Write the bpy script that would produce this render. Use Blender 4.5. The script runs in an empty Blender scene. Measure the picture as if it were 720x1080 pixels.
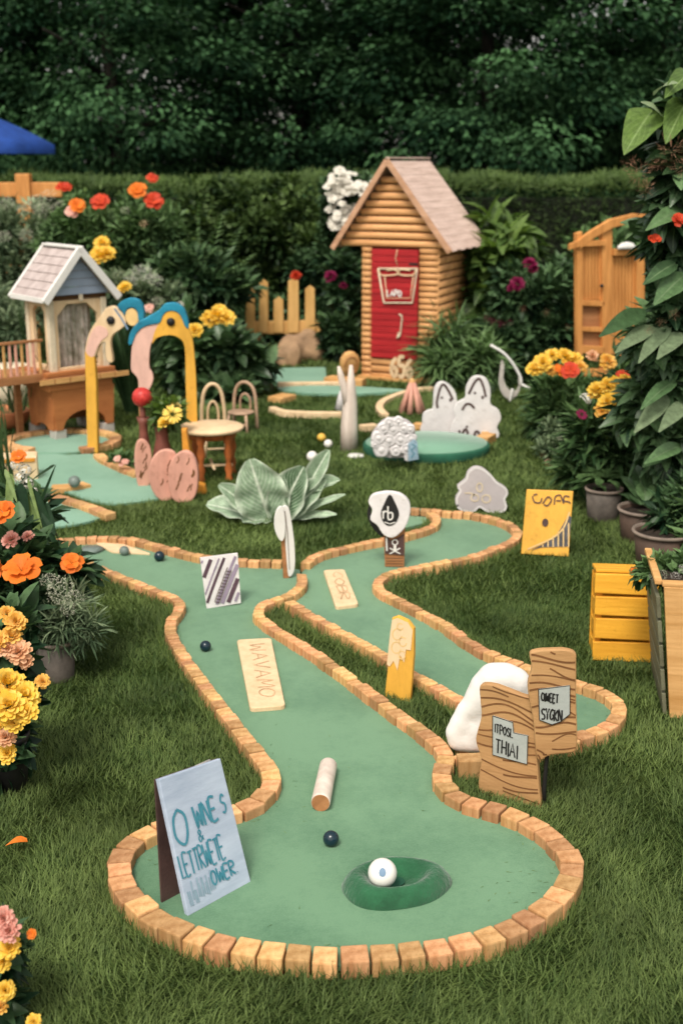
import bpy, bmesh, math, random
import numpy as np
from math import sin, cos, pi, radians as R
from mathutils import Vector, Matrix, Euler
from mathutils.geometry import tessellate_polygon

rnd = random.Random(7)
rng = np.random.default_rng(11)
SC = bpy.context.scene
COL = SC.collection

# ------------------------------------------------------------------ camera model
CAM_H, PITCH, FPX = 1.6, R(15.9), 1300.0
FW = Vector((0, cos(PITCH), -sin(PITCH)))
UP = Vector((0, sin(PITCH), cos(PITCH)))
ORI = Vector((0, 0, CAM_H))
def ray(px, py):
    return FW + Vector((1, 0, 0)) * ((px - 360) / FPX) + UP * ((540 - py) / FPX)
def G(px, py, z=0.0):            # the point of the ground (height z) a sight line meets
    d = ray(px, py); t = (z - CAM_H) / d.z
    return ORI + d * t
def P(px, py, Y):                # the point at distance Y
    d = ray(px, py)
    return ORI + d * (Y / d.y)
def Yof(py): return G(360, py).y
def pxm(n, Y): return n * Y / FPX * 1.02    # n pixels at distance Y in metres

cam_d = bpy.data.cameras.new('camera'); cam = bpy.data.objects.new('camera', cam_d)
COL.objects.link(cam); SC.camera = cam
cam.location = ORI; cam.rotation_euler = (pi / 2 - PITCH, 0, 0)
cam_d.sensor_fit = 'VERTICAL'; cam_d.sensor_height = 36; cam_d.sensor_width = 24
cam_d.lens = FPX / 1080 * 36
cam_d.clip_start = 0.05; cam_d.clip_end = 2000
cam_d.dof.use_dof = True; cam_d.dof.focus_distance = 3.15; cam_d.dof.aperture_fstop = 3.7

# ------------------------------------------------------------------ scene tree helpers
def props(o, label=None, cat=None, group=None, kind=None):
    if label: o['label'] = label
    if cat: o['category'] = cat
    if group: o['group'] = group
    if kind: o['kind'] = kind
    return o
def thing(name, label, cat, loc=(0, 0, 0), rot=(0, 0, 0), group=None):
    o = bpy.data.objects.new(name, None); COL.objects.link(o)
    o.empty_display_size = .1
    o.location = loc; o.rotation_euler = rot
    return props(o, label, cat, group)
def mat_of(o): return Matrix.Translation(o.location) @ o.rotation_euler.to_matrix().to_4x4()
def link(name, me, material, parent=None, world=False):
    o = bpy.data.objects.new(name, me); COL.objects.link(o)
    if material is not None:
        for m in (material if isinstance(material, (list, tuple)) else [material]): me.materials.append(m)
    if parent is not None:
        o.parent = parent
        if world:
            p, M = parent, Matrix.Identity(4)
            while p is not None: M = mat_of(p) @ M; p = p.parent
            me.transform(M.inverted())
    return o
def copy_tree(o, parent=None):
    c = o.copy(); COL.objects.link(c); c.parent = parent
    for ch in [k for k in bpy.data.objects if k.parent == o]: copy_tree(ch, c)
    return c

class MB:
    """collects shapes into one bmesh"""
    def __init__(s): s.bm = bmesh.new()
    def _xf(s, vs, M):
        if M is not None: bmesh.ops.transform(s.bm, matrix=M, verts=vs)
        return s
    def box(s, c, d, rot=None, bev=0.0):
        r = bmesh.ops.create_cube(s.bm, size=1.0); vs = r['verts']
        bmesh.ops.scale(s.bm, vec=d, verts=vs)
        if bev > 0:
            es = list({e for v in vs for e in v.link_edges})
            q = bmesh.ops.bevel(s.bm, geom=es, offset=bev, segments=2, affect='EDGES', profile=.6)
            vs = list({v for f in q['faces'] for v in f.verts} | {v for v in vs if v.is_valid})
            vs = list({w for v in vs for f in v.link_faces for w in f.verts})
        M = Matrix.Translation(c)
        if rot is not None: M = M @ Euler(rot).to_matrix().to_4x4()
        return s._xf(vs, M)
    def tube(s, pts, r, n=8, cap=True):
        pts = [Vector(p) for p in pts]; rs = r if isinstance(r, (list, tuple)) else [r] * len(pts)
        rings = []; prev = None
        for i, p in enumerate(pts):
            t = (pts[min(i + 1, len(pts) - 1)] - pts[max(i - 1, 0)])
            if t.length < 1e-9: t = Vector((0, 0, 1))
            t.normalize()
            if prev is None:
                a = Vector((0, 0, 1)) if abs(t.z) < .9 else Vector((1, 0, 0))
                u = t.cross(a).normalized()
            else:
                u = (prev - t * prev.dot(t))
                u = u.normalized() if u.length > 1e-6 else t.cross(Vector((1, 0, 0))).normalized()
            prev = u; w = t.cross(u)
            rings.append([s.bm.verts.new(p + (u * cos(2 * pi * k / n) + w * sin(2 * pi * k / n)) * rs[i]) for k in range(n)])
        for a, b in zip(rings, rings[1:]):
            for k in range(n):
                f = s.bm.faces.new((a[k], a[(k + 1) % n], b[(k + 1) % n], b[k])); f.smooth = True
        if cap:
            s.bm.faces.new(rings[0][::-1]); s.bm.faces.new(rings[-1])
        return s
    def lathe(s, prof, c=(0, 0, 0), n=28, sx=1, sy=1, wob=None):
        c = Vector(c); rings = []
        for r, z in prof:
            if r < 1e-6: rings.append([s.bm.verts.new(c + Vector((0, 0, z)))]); continue
            ring = []
            for k in range(n):
                a = 2 * pi * k / n; q = wob(a, z) if wob else 1
                ring.append(s.bm.verts.new(c + Vector((cos(a) * r * sx * q, sin(a) * r * sy * q, z))))
            rings.append(ring)
        for a, b in zip(rings, rings[1:]):
            for k in range(n):
                k2 = (k + 1) % n
                if len(a) == 1 and len(b) == 1: continue
                if len(a) == 1: f = s.bm.faces.new((a[0], b[k2], b[k]))
                elif len(b) == 1: f = s.bm.faces.new((a[k], a[k2], b[0]))
                else: f = s.bm.faces.new((a[k], a[k2], b[k2], b[k]))
                f.smooth = True
        return s
    def ball(s, c, r, sc=(1, 1, 1), u=20, v=12):
        q = bmesh.ops.create_uvsphere(s.bm, u_segments=u, v_segments=v, radius=r)
        for f in {f for w in q['verts'] for f in w.link_faces}: f.smooth = True
        return s._xf(q['verts'], Matrix.Translation(c) @ Matrix.Diagonal((*sc, 1)))
    def cut(s, pts, th, y0=0.0, bev=0.0, axis='y', sweep=None):
        """a plate cut to the outline pts (u, v), from y0 forward (towards -y) by th"""
        def at(u, v, y): return Vector((u, y, v)) if axis == 'y' else Vector((u, v, -y))
        a = [s.bm.verts.new(at(u, v, y0 - th)) for u, v in pts]
        b = [s.bm.verts.new(at(u, v, y0)) for u, v in pts]
        n = len(pts)
        tri = tessellate_polygon([[Vector((u, v, 0)) for u, v in pts]])
        front = [s.bm.faces.new((a[i], a[j], a[k])) for i, j, k in tri]
        back = [s.bm.faces.new((b[k], b[j], b[i])) for i, j, k in tri]
        side = [s.bm.faces.new((a[i], a[(i + 1) % n], b[(i + 1) % n], b[i])) for i in range(n)]
        bmesh.ops.recalc_face_normals(s.bm, faces=front + back + side)
        if bev > 0:
            bmesh.ops.dissolve_limit(s.bm, angle_limit=.001, verts=a + b, edges=list({e for f in front + back for e in f.edges if len(e.link_faces) == 2 and e.calc_face_angle(1) < .01}))
            es = [e for i in range(n) for e in [s.bm.edges.get((a[i], a[(i + 1) % n]))] if e]
            bmesh.ops.bevel(s.bm, geom=es, offset=bev, segments=2, affect='EDGES', profile=.5, clamp_overlap=True)
        return s
    def quadstrip(s, pts, w, nrm):
        """flat painted stroke along pts, w wide, lying square to nrm"""
        nrm = Vector(nrm); pts = [Vector(p) for p in pts]; L = []
        for i, p in enumerate(pts):
            t = (pts[min(i + 1, len(pts) - 1)] - pts[max(i - 1, 0)])
            if t.length < 1e-9: t = Vector((1, 0, 0))
            t.normalize(); q = t.cross(nrm).normalized() * w / 2
            L.append((s.bm.verts.new(p - q), s.bm.verts.new(p + q)))
        for (a, b), (c, d) in zip(L, L[1:]):
            try: s.bm.faces.new((a, b, d, c))
            except ValueError: pass
        return s
    def mesh(s, name):
        me = bpy.data.meshes.new(name); s.bm.to_mesh(me); s.bm.free(); return me
    def put(s, name, material, parent=None, world=False, label=None):
        o = link(name, s.mesh(name), material, parent, world)
        if label: o['label'] = label
        return o

def smooth_line(pts, n=6, closed=False):
    """Catmull-Rom through the points"""
    pts = [Vector(p) for p in pts]; out = []; m = len(pts)
    rngi = range(m) if closed else range(m - 1)
    for i in rngi:
        if closed: p0, p1, p2, p3 = pts[i - 1], pts[i], pts[(i + 1) % m], pts[(i + 2) % m]
        else: p0, p1, p2, p3 = pts[max(i - 1, 0)], pts[i], pts[i + 1], pts[min(i + 2, m - 1)]
        for k in range(n):
            t = k / n
            out.append(.5 * ((2 * p1) + (p2 - p0) * t + (2 * p0 - 5 * p1 + 4 * p2 - p3) * t * t + (3 * p1 - p0 - 3 * p2 + p3) * t ** 3))
    if not closed: out.append(pts[-1])
    return out
def smooth2(pts, n=5, closed=True):
    return [(p.x, p.y) for p in smooth_line([(a, b, 0) for a, b in pts], n, closed)]

class Frame:
    """an upright (or leaning) plane standing at a ground point; uv() gives its local coordinates"""
    def __init__(s, px, py, yaw=0, lean=0, z=0.0):
        s.o = G(px, py, z); s.yaw, s.lean = yaw, lean
        s.rot = Euler((-lean, 0, yaw)); M = s.rot.to_matrix()
        s.U, s.N, s.V = M.col[0].copy(), M.col[1].copy(), M.col[2].copy()
    def uv(s, px, py):
        d = ray(px, py); t = (s.o - ORI).dot(s.N) / d.dot(s.N)
        q = ORI + d * t - s.o
        return (q.dot(s.U), q.dot(s.V))
    def poly(s, pts, sm=0): 
        r = [s.uv(*p) for p in pts]
        return smooth2(r, sm) if sm else r
    def thing(s, name, label, cat, group=None):
        return thing(name, label, cat, s.o, s.rot, group)

# ------------------------------------------------------------------ materials
def _nodes(name):
    m = bpy.data.materials.new(name); m.use_nodes = True
    nt = m.node_tree; nt.nodes.clear()
    out = nt.nodes.new('ShaderNodeOutputMaterial'); return m, nt, out
def N(nt, t, **kw):
    n = nt.nodes.new(t)
    for k, v in kw.items():
        if k.startswith('i_'):
            key = k[2:]; n.inputs[int(key) if key.isdigit() else key.replace('_', ' ')].default_value = v
        else: setattr(n, k, v)
    return n
def rgb(c): return (c[0], c[1], c[2], 1)
def s2l(r, g, b):
    f = lambda v: (v / 255 / 12.92) if v / 255 <= .04045 else ((v / 255 + .055) / 1.055) ** 2.4
    return (f(r), f(g), f(b))
def paint(name, c, rough=.6, var=.18, scale=9, bump=.25, bscale=120, stretch=(1, 1, 1), c2=None, spec=.3, rand=.0, sheen=0, dirt=0):
    """painted / plain surface: blotchy tone, fine bump, optional second tone and per-object variation"""
    m, nt, out = _nodes(name); L = nt.links.new
    tc = N(nt, 'ShaderNodeTexCoord'); mp = N(nt, 'ShaderNodeMapping'); mp.inputs['Scale'].default_value = stretch
    L(tc.outputs['Object'], mp.inputs['Vector'])
    nz = N(nt, 'ShaderNodeTexNoise', i_Scale=scale, i_Detail=6, i_Roughness=.62); L(mp.outputs[0], nz.inputs['Vector'])
    rp = N(nt, 'ShaderNodeValToRGB'); rp.color_ramp.elements[0].position = .3; rp.color_ramp.elements[1].position = .7
    d = c2 or tuple(v * (1 - var * 1.6) for v in c); u = tuple(min(1, v * (1 + var * .6)) for v in c)
    rp.color_ramp.elements[0].color = rgb(d); rp.color_ramp.elements[1].color = rgb(u)
    L(nz.outputs['Fac'], rp.inputs['Fac']); col = rp.outputs['Color']
    if rand > 0:
        oi = N(nt, 'ShaderNodeObjectInfo'); hs = N(nt, 'ShaderNodeHueSaturation')
        mr = N(nt, 'ShaderNodeMapRange'); mr.inputs['To Min'].default_value = 1 - rand; mr.inputs['To Max'].default_value = 1 + rand * .7
        L(oi.outputs['Random'], mr.inputs['Value']); L(mr.outputs[0], hs.inputs['Value'])
        m2 = N(nt, 'ShaderNodeMath', operation='MULTIPLY', i_1=7.31); L(oi.outputs['Random'], m2.inputs[0])
        fr = N(nt, 'ShaderNodeMath', operation='FRACT'); L(m2.outputs[0], fr.inputs[0])
        mr2 = N(nt, 'ShaderNodeMapRange'); mr2.inputs['To Min'].default_value = .488; mr2.inputs['To Max'].default_value = .508
        L(fr.outputs[0], mr2.inputs['Value']); L(mr2.outputs[0], hs.inputs['Hue'])
        L(col, hs.inputs['Color']); col = hs.outputs['Color']
    if dirt > 0:
        n3 = N(nt, 'ShaderNodeTexNoise', i_Scale=scale * 2.7, i_Detail=8, i_Roughness=.75); L(tc.outputs['Object'], n3.inputs['Vector'])
        r3 = N(nt, 'ShaderNodeValToRGB'); r3.color_ramp.elements[0].position = .55; r3.color_ramp.elements[1].position = .72
        L(n3.outputs['Fac'], r3.inputs['Fac'])
        mx = N(nt, 'ShaderNodeMixRGB', blend_type='MULTIPLY'); mm = N(nt, 'ShaderNodeMath', operation='MULTIPLY', i_1=dirt)
        L(r3.outputs['Color'], mm.inputs[0]); L(mm.outputs[0], mx.inputs['Fac']); L(col, mx.inputs['Color1'])
        mx.inputs['Color2'].default_value = (.45, .38, .28, 1); col = mx.outputs['Color']
    b = N(nt, 'ShaderNodeBsdfPrincipled'); L(col, b.inputs['Base Color'])
    b.inputs['Roughness'].default_value = rough; b.inputs['Specular IOR Level'].default_value = spec
    if sheen: b.inputs['Sheen Weight'].default_value = sheen; b.inputs['Sheen Roughness'].default_value = .5
    nb = N(nt, 'ShaderNodeTexNoise', i_Scale=bscale, i_Detail=4); L(mp.outputs[0], nb.inputs['Vector'])
    bp = N(nt, 'ShaderNodeBump', i_Strength=bump, i_Distance=.004); L(nb.outputs['Fac'], bp.inputs['Height']); L(bp.outputs[0], b.inputs['Normal'])
    L(b.outputs[0], out.inputs['Surface']); return m
def wood(name, c, dark=None, axis='x', rough=.65, scale=14, rand=.0, ringy=.5, bump=.3, dirt=.3):
    st = {'x': (.12, 1, 1), 'y': (1, .12, 1), 'z': (1, 1, .12)}[axis]
    st = tuple(v * 1.0 for v in st)
    return paint(name, c, rough, .22, scale * 2.2, bump, scale * 9, st, c2=dark or tuple(v * q for v, q in zip(c, (.62, .52, .45))), rand=rand, dirt=dirt)
def leafmat(name, dark, light, vein=None, rough=.5, trans=.25, spec=.35, vscale=9, edge=None, vamt=.75, nscale=38):
    """leaf colour from the mesh attribute luv = (along, across, tint)"""
    m, nt, out = _nodes(name); L = nt.links.new
    at = N(nt, 'ShaderNodeAttribute', attribute_name='luv'); sp = N(nt, 'ShaderNodeSeparateXYZ'); L(at.outputs['Vector'], sp.inputs[0])
    mx = N(nt, 'ShaderNodeMixRGB'); mx.inputs['Color1'].default_value = rgb(dark); mx.inputs['Color2'].default_value = rgb(light)
    L(sp.outputs['Z'], mx.inputs['Fac']); col = mx.outputs['Color']
    if vein:
        ab = N(nt, 'ShaderNodeMath', operation='ABSOLUTE'); L(sp.outputs['Y'], ab.inputs[0])
        m1 = N(nt, 'ShaderNodeMath', operation='MULTIPLY', i_1=.55); L(ab.outputs[0], m1.inputs[0])
        s1 = N(nt, 'ShaderNodeMath', operation='SUBTRACT'); L(sp.outputs['X'], s1.inputs[0]); L(m1.outputs[0], s1.inputs[1])
        m2 = N(nt, 'ShaderNodeMath', operation='MULTIPLY', i_1=vscale); L(s1.outputs[0], m2.inputs[0])
        pp = N(nt, 'ShaderNodeMath', operation='PINGPONG', i_1=.5); L(m2.outputs[0], pp.inputs[0])
        r1 = N(nt, 'ShaderNodeMapRange'); r1.inputs['From Min'].default_value = .0; r1.inputs['From Max'].default_value = .16
        r1.inputs['To Min'].default_value = vamt; r1.inputs['To Max'].default_value = 0; L(pp.outputs[0], r1.inputs['Value'])
        r2 = N(nt, 'ShaderNodeMapRange'); r2.inputs['From Min'].default_value = .02; r2.inputs['From Max'].default_value = .09
        r2.inputs['To Min'].default_value = 1; r2.inputs['To Max'].default_value = 0; L(ab.outputs[0], r2.inputs['Value'])
        mm = N(nt, 'ShaderNodeMath', operation='MAXIMUM'); L(r1.outputs[0], mm.inputs[0]); L(r2.outputs[0], mm.inputs[1])
        fac = mm.outputs[0]
        if edge:
            r4 = N(nt, 'ShaderNodeMapRange'); r4.inputs['From Min'].default_value = .72; r4.inputs['From Max'].default_value = 1.0
            r4.inputs['To Min'].default_value = 0; r4.inputs['To Max'].default_value = edge; L(ab.outputs[0], r4.inputs['Value'])
            m3 = N(nt, 'ShaderNodeMath', operation='MAXIMUM'); L(fac, m3.inputs[0]); L(r4.outputs[0], m3.inputs[1]); fac = m3.outputs[0]
        m5 = N(nt, 'ShaderNodeMixRGB'); L(fac, m5.inputs['Fac']); L(col, m5.inputs['Color1']); m5.inputs['Color2'].default_value = rgb(vein); col = m5.outputs['Color']
    tc = N(nt, 'ShaderNodeTexCoord'); nz = N(nt, 'ShaderNodeTexNoise', i_Scale=nscale, i_Detail=5, i_Roughness=.7); L(tc.outputs['Object'], nz.inputs['Vector'])
    nr = N(nt, 'ShaderNodeMapRange'); nr.inputs['From Min'].default_value = .3; nr.inputs['From Max'].default_value = .7; nr.inputs['To Min'].default_value = .62; nr.inputs['To Max'].default_value = 1.25; L(nz.outputs['Fac'], nr.inputs['Value'])
    hv_ = N(nt, 'ShaderNodeHueSaturation'); L(col, hv_.inputs['Color']); L(nr.outputs[0], hv_.inputs['Value']); col = hv_.outputs['Color']
    b = N(nt, 'ShaderNodeBsdfPrincipled'); L(col, b.inputs['Base Color']); b.inputs['Roughness'].default_value = rough
    b.inputs['Specular IOR Level'].default_value = spec
    if trans > 0:
        t = N(nt, 'ShaderNodeBsdfTranslucent'); hs = N(nt, 'ShaderNodeHueSaturation', i_Saturation=1.15, i_Value=1.3); L(col, hs.inputs['Color']); L(hs.outputs[0], t.inputs['Color'])
        ms = N(nt, 'ShaderNodeMixShader', i_0=trans); L(b.outputs[0], ms.inputs[1]); L(t.outputs[0], ms.inputs[2]); L(ms.outputs[0], out.inputs['Surface'])
    else: L(b.outputs[0], out.inputs['Surface'])
    return m

# ------------------------------------------------------------------ leaves in bulk (numpy)
def unit(v): return v / np.maximum(np.linalg.norm(v, axis=-1, keepdims=True), 1e-9)
class Leaves:
    def __init__(s): s.V, s.F, s.A, s.n = [], [], [], 0
    def add(s, Pp, D, Nn, Ln, W, tint, nu=2, nv=1, cup=.15, bend=.2, shape='leaf', wav=0.0):
        """Pp base points, D along, Nn up; nu spans along, nv spans each half across"""
        Pp = np.atleast_2d(np.asarray(Pp, float)); n = len(Pp)
        D = unit(np.broadcast_to(np.asarray(D, float), (n, 3))); Nn = np.broadcast_to(np.asarray(Nn, float), (n, 3))
        S = unit(np.cross(D, Nn)); Nn = np.cross(S, D)
        Ln = np.broadcast_to(np.asarray(Ln, float), (n,)); W = np.broadcast_to(np.asarray(W, float), (n,)); tint = np.broadcast_to(np.asarray(tint, float), (n,))
        bend = np.broadcast_to(np.asarray(bend, float), (n,))
        u = np.linspace(0, 1, nu + 1); nc = 2 * nv if nv else 1; v = np.linspace(-1, 1, nc + 1)
        uu, vv = np.meshgrid(u, v, indexing='ij'); uu, vv = uu.ravel(), vv.ravel()
        if shape == 'leaf': w = np.sin(np.pi * np.clip(uu, .04, .98) ** .8) ** .8
        elif shape == 'blade': w = (1 - uu) ** .7 * .9 + .05
        elif shape == 'strap': w = np.minimum(1, 6 * uu + .3) * (1 - uu ** 3) ** .8
        elif shape == 'petal': w = np.sin(np.pi * np.clip(uu, .03, 1) ** 1.7 * .82) ** .8
        elif shape == 'cabbage': w = np.sin(np.pi * np.clip(uu, .03, .985) ** .95) ** .55
        elif shape == 'round': w = np.sqrt(np.clip(1 - (2 * uu - 1) ** 2, .02, 1))
        elif shape == 'heart': w = np.clip(np.sqrt(np.clip(uu * 3, 0.02, 1)) * (1 - uu ** 1.8) ** .75, .02, 1)
        x = uu[None, :] * Ln[:, None]; y = vv[None, :] * w[None, :] * W[:, None] * .5
        z = cup * np.abs(vv * w)[None, :] * W[:, None] - bend[:, None] * (uu ** 2)[None, :] * Ln[:, None]
        if wav:
            ph = rng.uniform(0, 6.28, (n, 1)); z = z + wav * W[:, None] * np.sin(uu[None, :] * 17 + ph + vv[None, :] * 2) * (np.abs(vv) * w)[None, :]
        V = Pp[:, None, :] + D[:, None, :] * x[..., None] + S[:, None, :] * y[..., None] + Nn[:, None, :] * z[..., None]
        A = np.empty(V.shape); A[..., 0] = uu; A[..., 1] = vv; A[..., 2] = tint[:, None]
        k = nc + 1; ii, jj = np.meshgrid(np.arange(nu), np.arange(nc), indexing='ij'); b = (ii * k + jj).ravel()
        f = np.stack([b, b + 1, b + k + 1, b + k], 1)
        F = f[None] + (np.arange(n) * len(uu))[:, None, None] + s.n
        s.V.append(V.reshape(-1, 3)); s.A.append(A.reshape(-1, 3)); s.F.append(F.reshape(-1, 4)); s.n += n * len(uu)
        return s
    def mesh(s, name, smooth=True):
        V = np.concatenate(s.V); F = np.concatenate(s.F); A = np.concatenate(s.A)
        me = bpy.data.meshes.new(name); me.vertices.add(len(V)); me.loops.add(F.size); me.polygons.add(len(F))
        me.vertices.foreach_set('co', V.astype(np.float32).ravel())
        me.loops.foreach_set('vertex_index', F.astype(np.int32).ravel())
        me.polygons.foreach_set('loop_start', (np.arange(len(F)) * 4).astype(np.int32))
        if smooth: me.polygons.foreach_set('use_smooth', np.ones(len(F), bool))
        a = me.attributes.new('luv', 'FLOAT_VECTOR', 'POINT'); a.data.foreach_set('vector', A.astype(np.float32).ravel())
        me.update(calc_edges=True); me.validate(); return me
    def put(s, name, material, parent=None, world=True, smooth=True, label=None):
        o = link(name, s.mesh(name, smooth), material, parent, world)
        if label: o['label'] = label
        return o
def rdir(n):
    v = rng.normal(size=(n, 3)); return unit(v)

# ------------------------------------------------------------------ hand lettering
STROKES = {
 'A': [[(0, 0), (.3, 1), (.6, 0)], [(.12, .38), (.48, .38)]], 'B': [[(0, 0), (0, 1), (.4, .92), (.42, .62), (0, .52), (.5, .42), (.5, .08), (0, 0)]],
 'C': [[(.52, .85), (.3, 1), (.05, .75), (.03, .3), (.25, 0), (.52, .15)]], 'E': [[(.5, 1), (0, 1), (0, 0), (.5, 0)], [(0, .52), (.4, .52)]],
 'G': [[(.52, .85), (.3, 1), (.04, .7), (.04, .3), (.28, 0), (.52, .2), (.52, .45), (.3, .45)]], 'H': [[(0, 0), (0, 1)], [(.5, 0), (.5, 1)], [(0, .5), (.5, .5)]],
 'I': [[(.1, 0), (.1, 1)]], 'K': [[(0, 0), (0, 1)], [(.5, 1), (.02, .45), (.52, 0)]], 'L': [[(0, 1), (0, 0), (.45, 0)]], 'l': [[(.05, .6), (.05, .05), (.2, 0)]],
 'M': [[(0, 0), (.05, 1), (.3, .3), (.55, 1), (.6, 0)]], 'N': [[(0, 0), (0, 1), (.5, 0), (.5, 1)]],
 'O': [[(.27, 1), (.04, .75), (.02, .3), (.25, 0), (.5, .25), (.52, .75), (.27, 1)]], 'P': [[(0, 0), (0, 1), (.42, .95), (.46, .62), (0, .48)]],
 'R': [[(0, 0), (0, 1), (.42, .95), (.46, .65), (0, .5), (.52, 0)]], 'S': [[(.48, .85), (.25, 1), (.03, .8), (.1, .58), (.42, .45), (.48, .2), (.25, 0), (.02, .12)]],
 'T': [[(0, 1), (.56, 1)], [(.28, 1), (.28, 0)]], 'V': [[(0, 1), (.28, 0), (.55, 1)]], 'W': [[(0, 1), (.14, 0), (.32, .7), (.5, 0), (.66, 1)]],
 'Y': [[(0, 1), (.27, .5), (.54, 1)], [(.27, .5), (.27, 0)]], 'D': [[(0, 0), (0, 1), (.35, .9), (.5, .5), (.35, .08), (0, 0)]], 'U': [[(0, 1), (.03, .2), (.27, 0), (.5, .2), (.52, 1)]],
 'w': [[(0, .6), (.12, 0), (.26, .45), (.4, 0), (.54, .6)]], 'n': [[(0, 0), (0, .6)], [(0, .4), (.22, .6), (.4, .45), (.42, 0)]], 'r': [[(0, 0), (0, .6)], [(0, .4), (.18, .6), (.36, .55)]],
 'e': [[(.02, .32), (.4, .34), (.34, .56), (.15, .6), (.02, .3), (.14, .02), (.4, .1)]], 's': [[(.36, .5), (.16, .6), (.04, .45), (.34, .22), (.3, .04), (.02, .06)]],
 'c': [[(.38, .5), (.2, .6), (.03, .32), (.16, .02), (.38, .1)]], 'i': [[(.08, 0), (.08, .6)]], '.': [[(.05, 0), (.07, .05)]], 'b': [[(0, 1), (0, 0), (.36, .05), (.4, .4), (.2, .52), (0, .42)]],
 'o': [[(.2, .6), (.02, .3), (.2, 0), (.4, .3), (.2, .6)]], '6': [[(.42, .95), (.12, .7), (.03, .3), (.25, 0), (.48, .25), (.28, .5), (.06, .35)]],
 '5': [[(.46, 1), (.08, 1), (.05, .58), (.34, .6), (.48, .3), (.28, 0), (.03, .1)]], '3': [[(.05, .9), (.28, 1), (.44, .78), (.2, .55), (.48, .3), (.26, 0), (.02, .12)]],
 '1': [[(.05, .75), (.2, 1), (.2, 0)]], '9': [[(.44, .7), (.2, .5), (.05, .78), (.25, 1), (.45, .8), (.4, .2), (.15, 0)]], '&': [[(.5, .1), (.1, .75), (.25, .95), (.38, .75), (.05, .3), (.2, .02), (.5, .45)]],
 '(': [[(.2, 1), (.05, .7), (.05, .3), (.2, 0)]], ' ': [],
}
def write(mb, text, o, ux, uz, h, w, nrm=(0, -1, 0), gap=.16, jit=.03, wide=1.0, seed=1):
    """single-stroke hand lettering: o start corner, ux / uz the writing axes, h the height of a capital"""
    q = random.Random(seed); o, ux, uz, nrm = Vector(o), Vector(ux), Vector(uz), Vector(nrm); x = 0; k = 0
    for ch in text:
        st = STROKES.get(ch, []); wd = max([p[0] for s in st for p in s], default=.3)
        dy = q.uniform(-jit, jit)
        for s in st:
            pts = smooth_line([(p[0] + q.uniform(-jit, jit), p[1] + dy + q.uniform(-jit, jit), 0) for p in s], 4) if len(s) > 3 else [Vector((p[0], p[1] + dy, 0)) for p in s]
            k += 1
            mb.quadstrip([o + ux * (x + p.x) * h * wide + uz * p.y * h + nrm * (.0002 * (k % 7)) for p in pts], w, nrm)
        x += wd + gap
    return x * h * wide
# ------------------------------------------------------------------ daylight
w = bpy.data.worlds.new("World"); SC.world = w; w.use_nodes = True
nt = w.node_tree; nt.nodes.clear(); L = nt.links.new
SUN_EL, SUN_AZ = R(56), R(200)     # azimuth of the sun measured clockwise from +Y
sk = N(nt, 'ShaderNodeTexSky'); sk.sky_type = 'NISHITA'; sk.sun_disc = False
sk.sun_elevation = SUN_EL; sk.sun_rotation = SUN_AZ; sk.air_density = 1.0; sk.dust_density = 3.0; sk.ozone_density = 1.0
hs = N(nt, 'ShaderNodeHueSaturation', i_Saturation=.25, i_Value=1.48); L(sk.outputs[0], hs.inputs['Color'])
wm = N(nt, 'ShaderNodeMixRGB', blend_type='MULTIPLY'); wm.inputs['Fac'].default_value = 1; wm.inputs['Color2'].default_value = (1.0, .96, .86, 1); L(hs.outputs[0], wm.inputs['Color1'])
bg = N(nt, 'ShaderNodeBackground', i_Strength=.15); L(wm.outputs[0], bg.inputs['Color'])
wo = N(nt, 'ShaderNodeOutputWorld'); L(bg.outputs[0], wo.inputs['Surface'])
sd = bpy.data.lights.new('sun', 'SUN'); sd.energy = 2.6; sd.angle = R(15); sd.color = (1, .95, .86)
so = bpy.data.objects.new('sun', sd); COL.objects.link(so)
sv = Vector((sin(SUN_AZ) * cos(SUN_EL), cos(SUN_AZ) * cos(SUN_EL), sin(SUN_EL)))
so.rotation_euler = sv.to_track_quat('Z', 'Y').to_euler(); so.location = (0, 0, 12)
SC.view_settings.view_transform = 'Standard'; SC.view_settings.look = 'None'; SC.view_settings.exposure = 0; SC.view_settings.gamma = 1
try: SC.cycles.use_denoising = True
except Exception: pass
SC.cycles.max_bounces = 6; SC.cycles.transparent_max_bounces = 4; SC.cycles.caustics_reflective = False; SC.cycles.caustics_refractive = False

# ------------------------------------------------------------------ materials
M = {}
M['edging'] = wood('edging_wood', (.66, .385, .18), (.42, .20, .07), 'z', .75, 20, rand=.36, bump=.6, dirt=.6)
M['edging_far'] = M['edging']
M['pine'] = wood('pine_wood', (.62, .36, .15), (.46, .23, .07), 'x', .6, 10, dirt=.25)
M['pine_dark'] = wood('brown_wood', (.42, .19, .08), (.26, .105, .04), 'x', .6, 10)
M['cream_wood'] = wood('cream_wood', (.70, .52, .33), (.62, .43, .25), 'z', .6, 8, dirt=.2)
M['cream'] = paint('cream_paint', (.72, .60, .44), .6, .15, dirt=.5)
M['yellow_wood'] = wood('yellow_wood', (.74, .37, .035), (.60, .27, .02), 'x', .55, 9, dirt=.3)
M['yellow'] = paint('yellow_paint', (.78, .41, .06), .5, .2, 7, bump=.4, stretch=(1, 1, .3), dirt=.55)
M['pale_yellow'] = paint('pale_yellow_paint', (.74, .50, .22), .55, .14)
M['orange'] = paint('orange_paint', (.72, .30, .04), .5, .18, dirt=.3)
M['pink'] = paint('pink_paint', (.70, .35, .265), .6, .22, bump=.4, stretch=(1, 1, .3), dirt=.55)
M['pale_pink'] = paint('pale_pink_paint', (.76, .46, .38), .6, .16, bump=.4, stretch=(1, 1, .3), dirt=.4)
M['teal'] = paint('teal_paint', (.02, .235, .37), .5, .25, bump=.4, stretch=(.3, 1, 1), dirt=.5)
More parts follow.
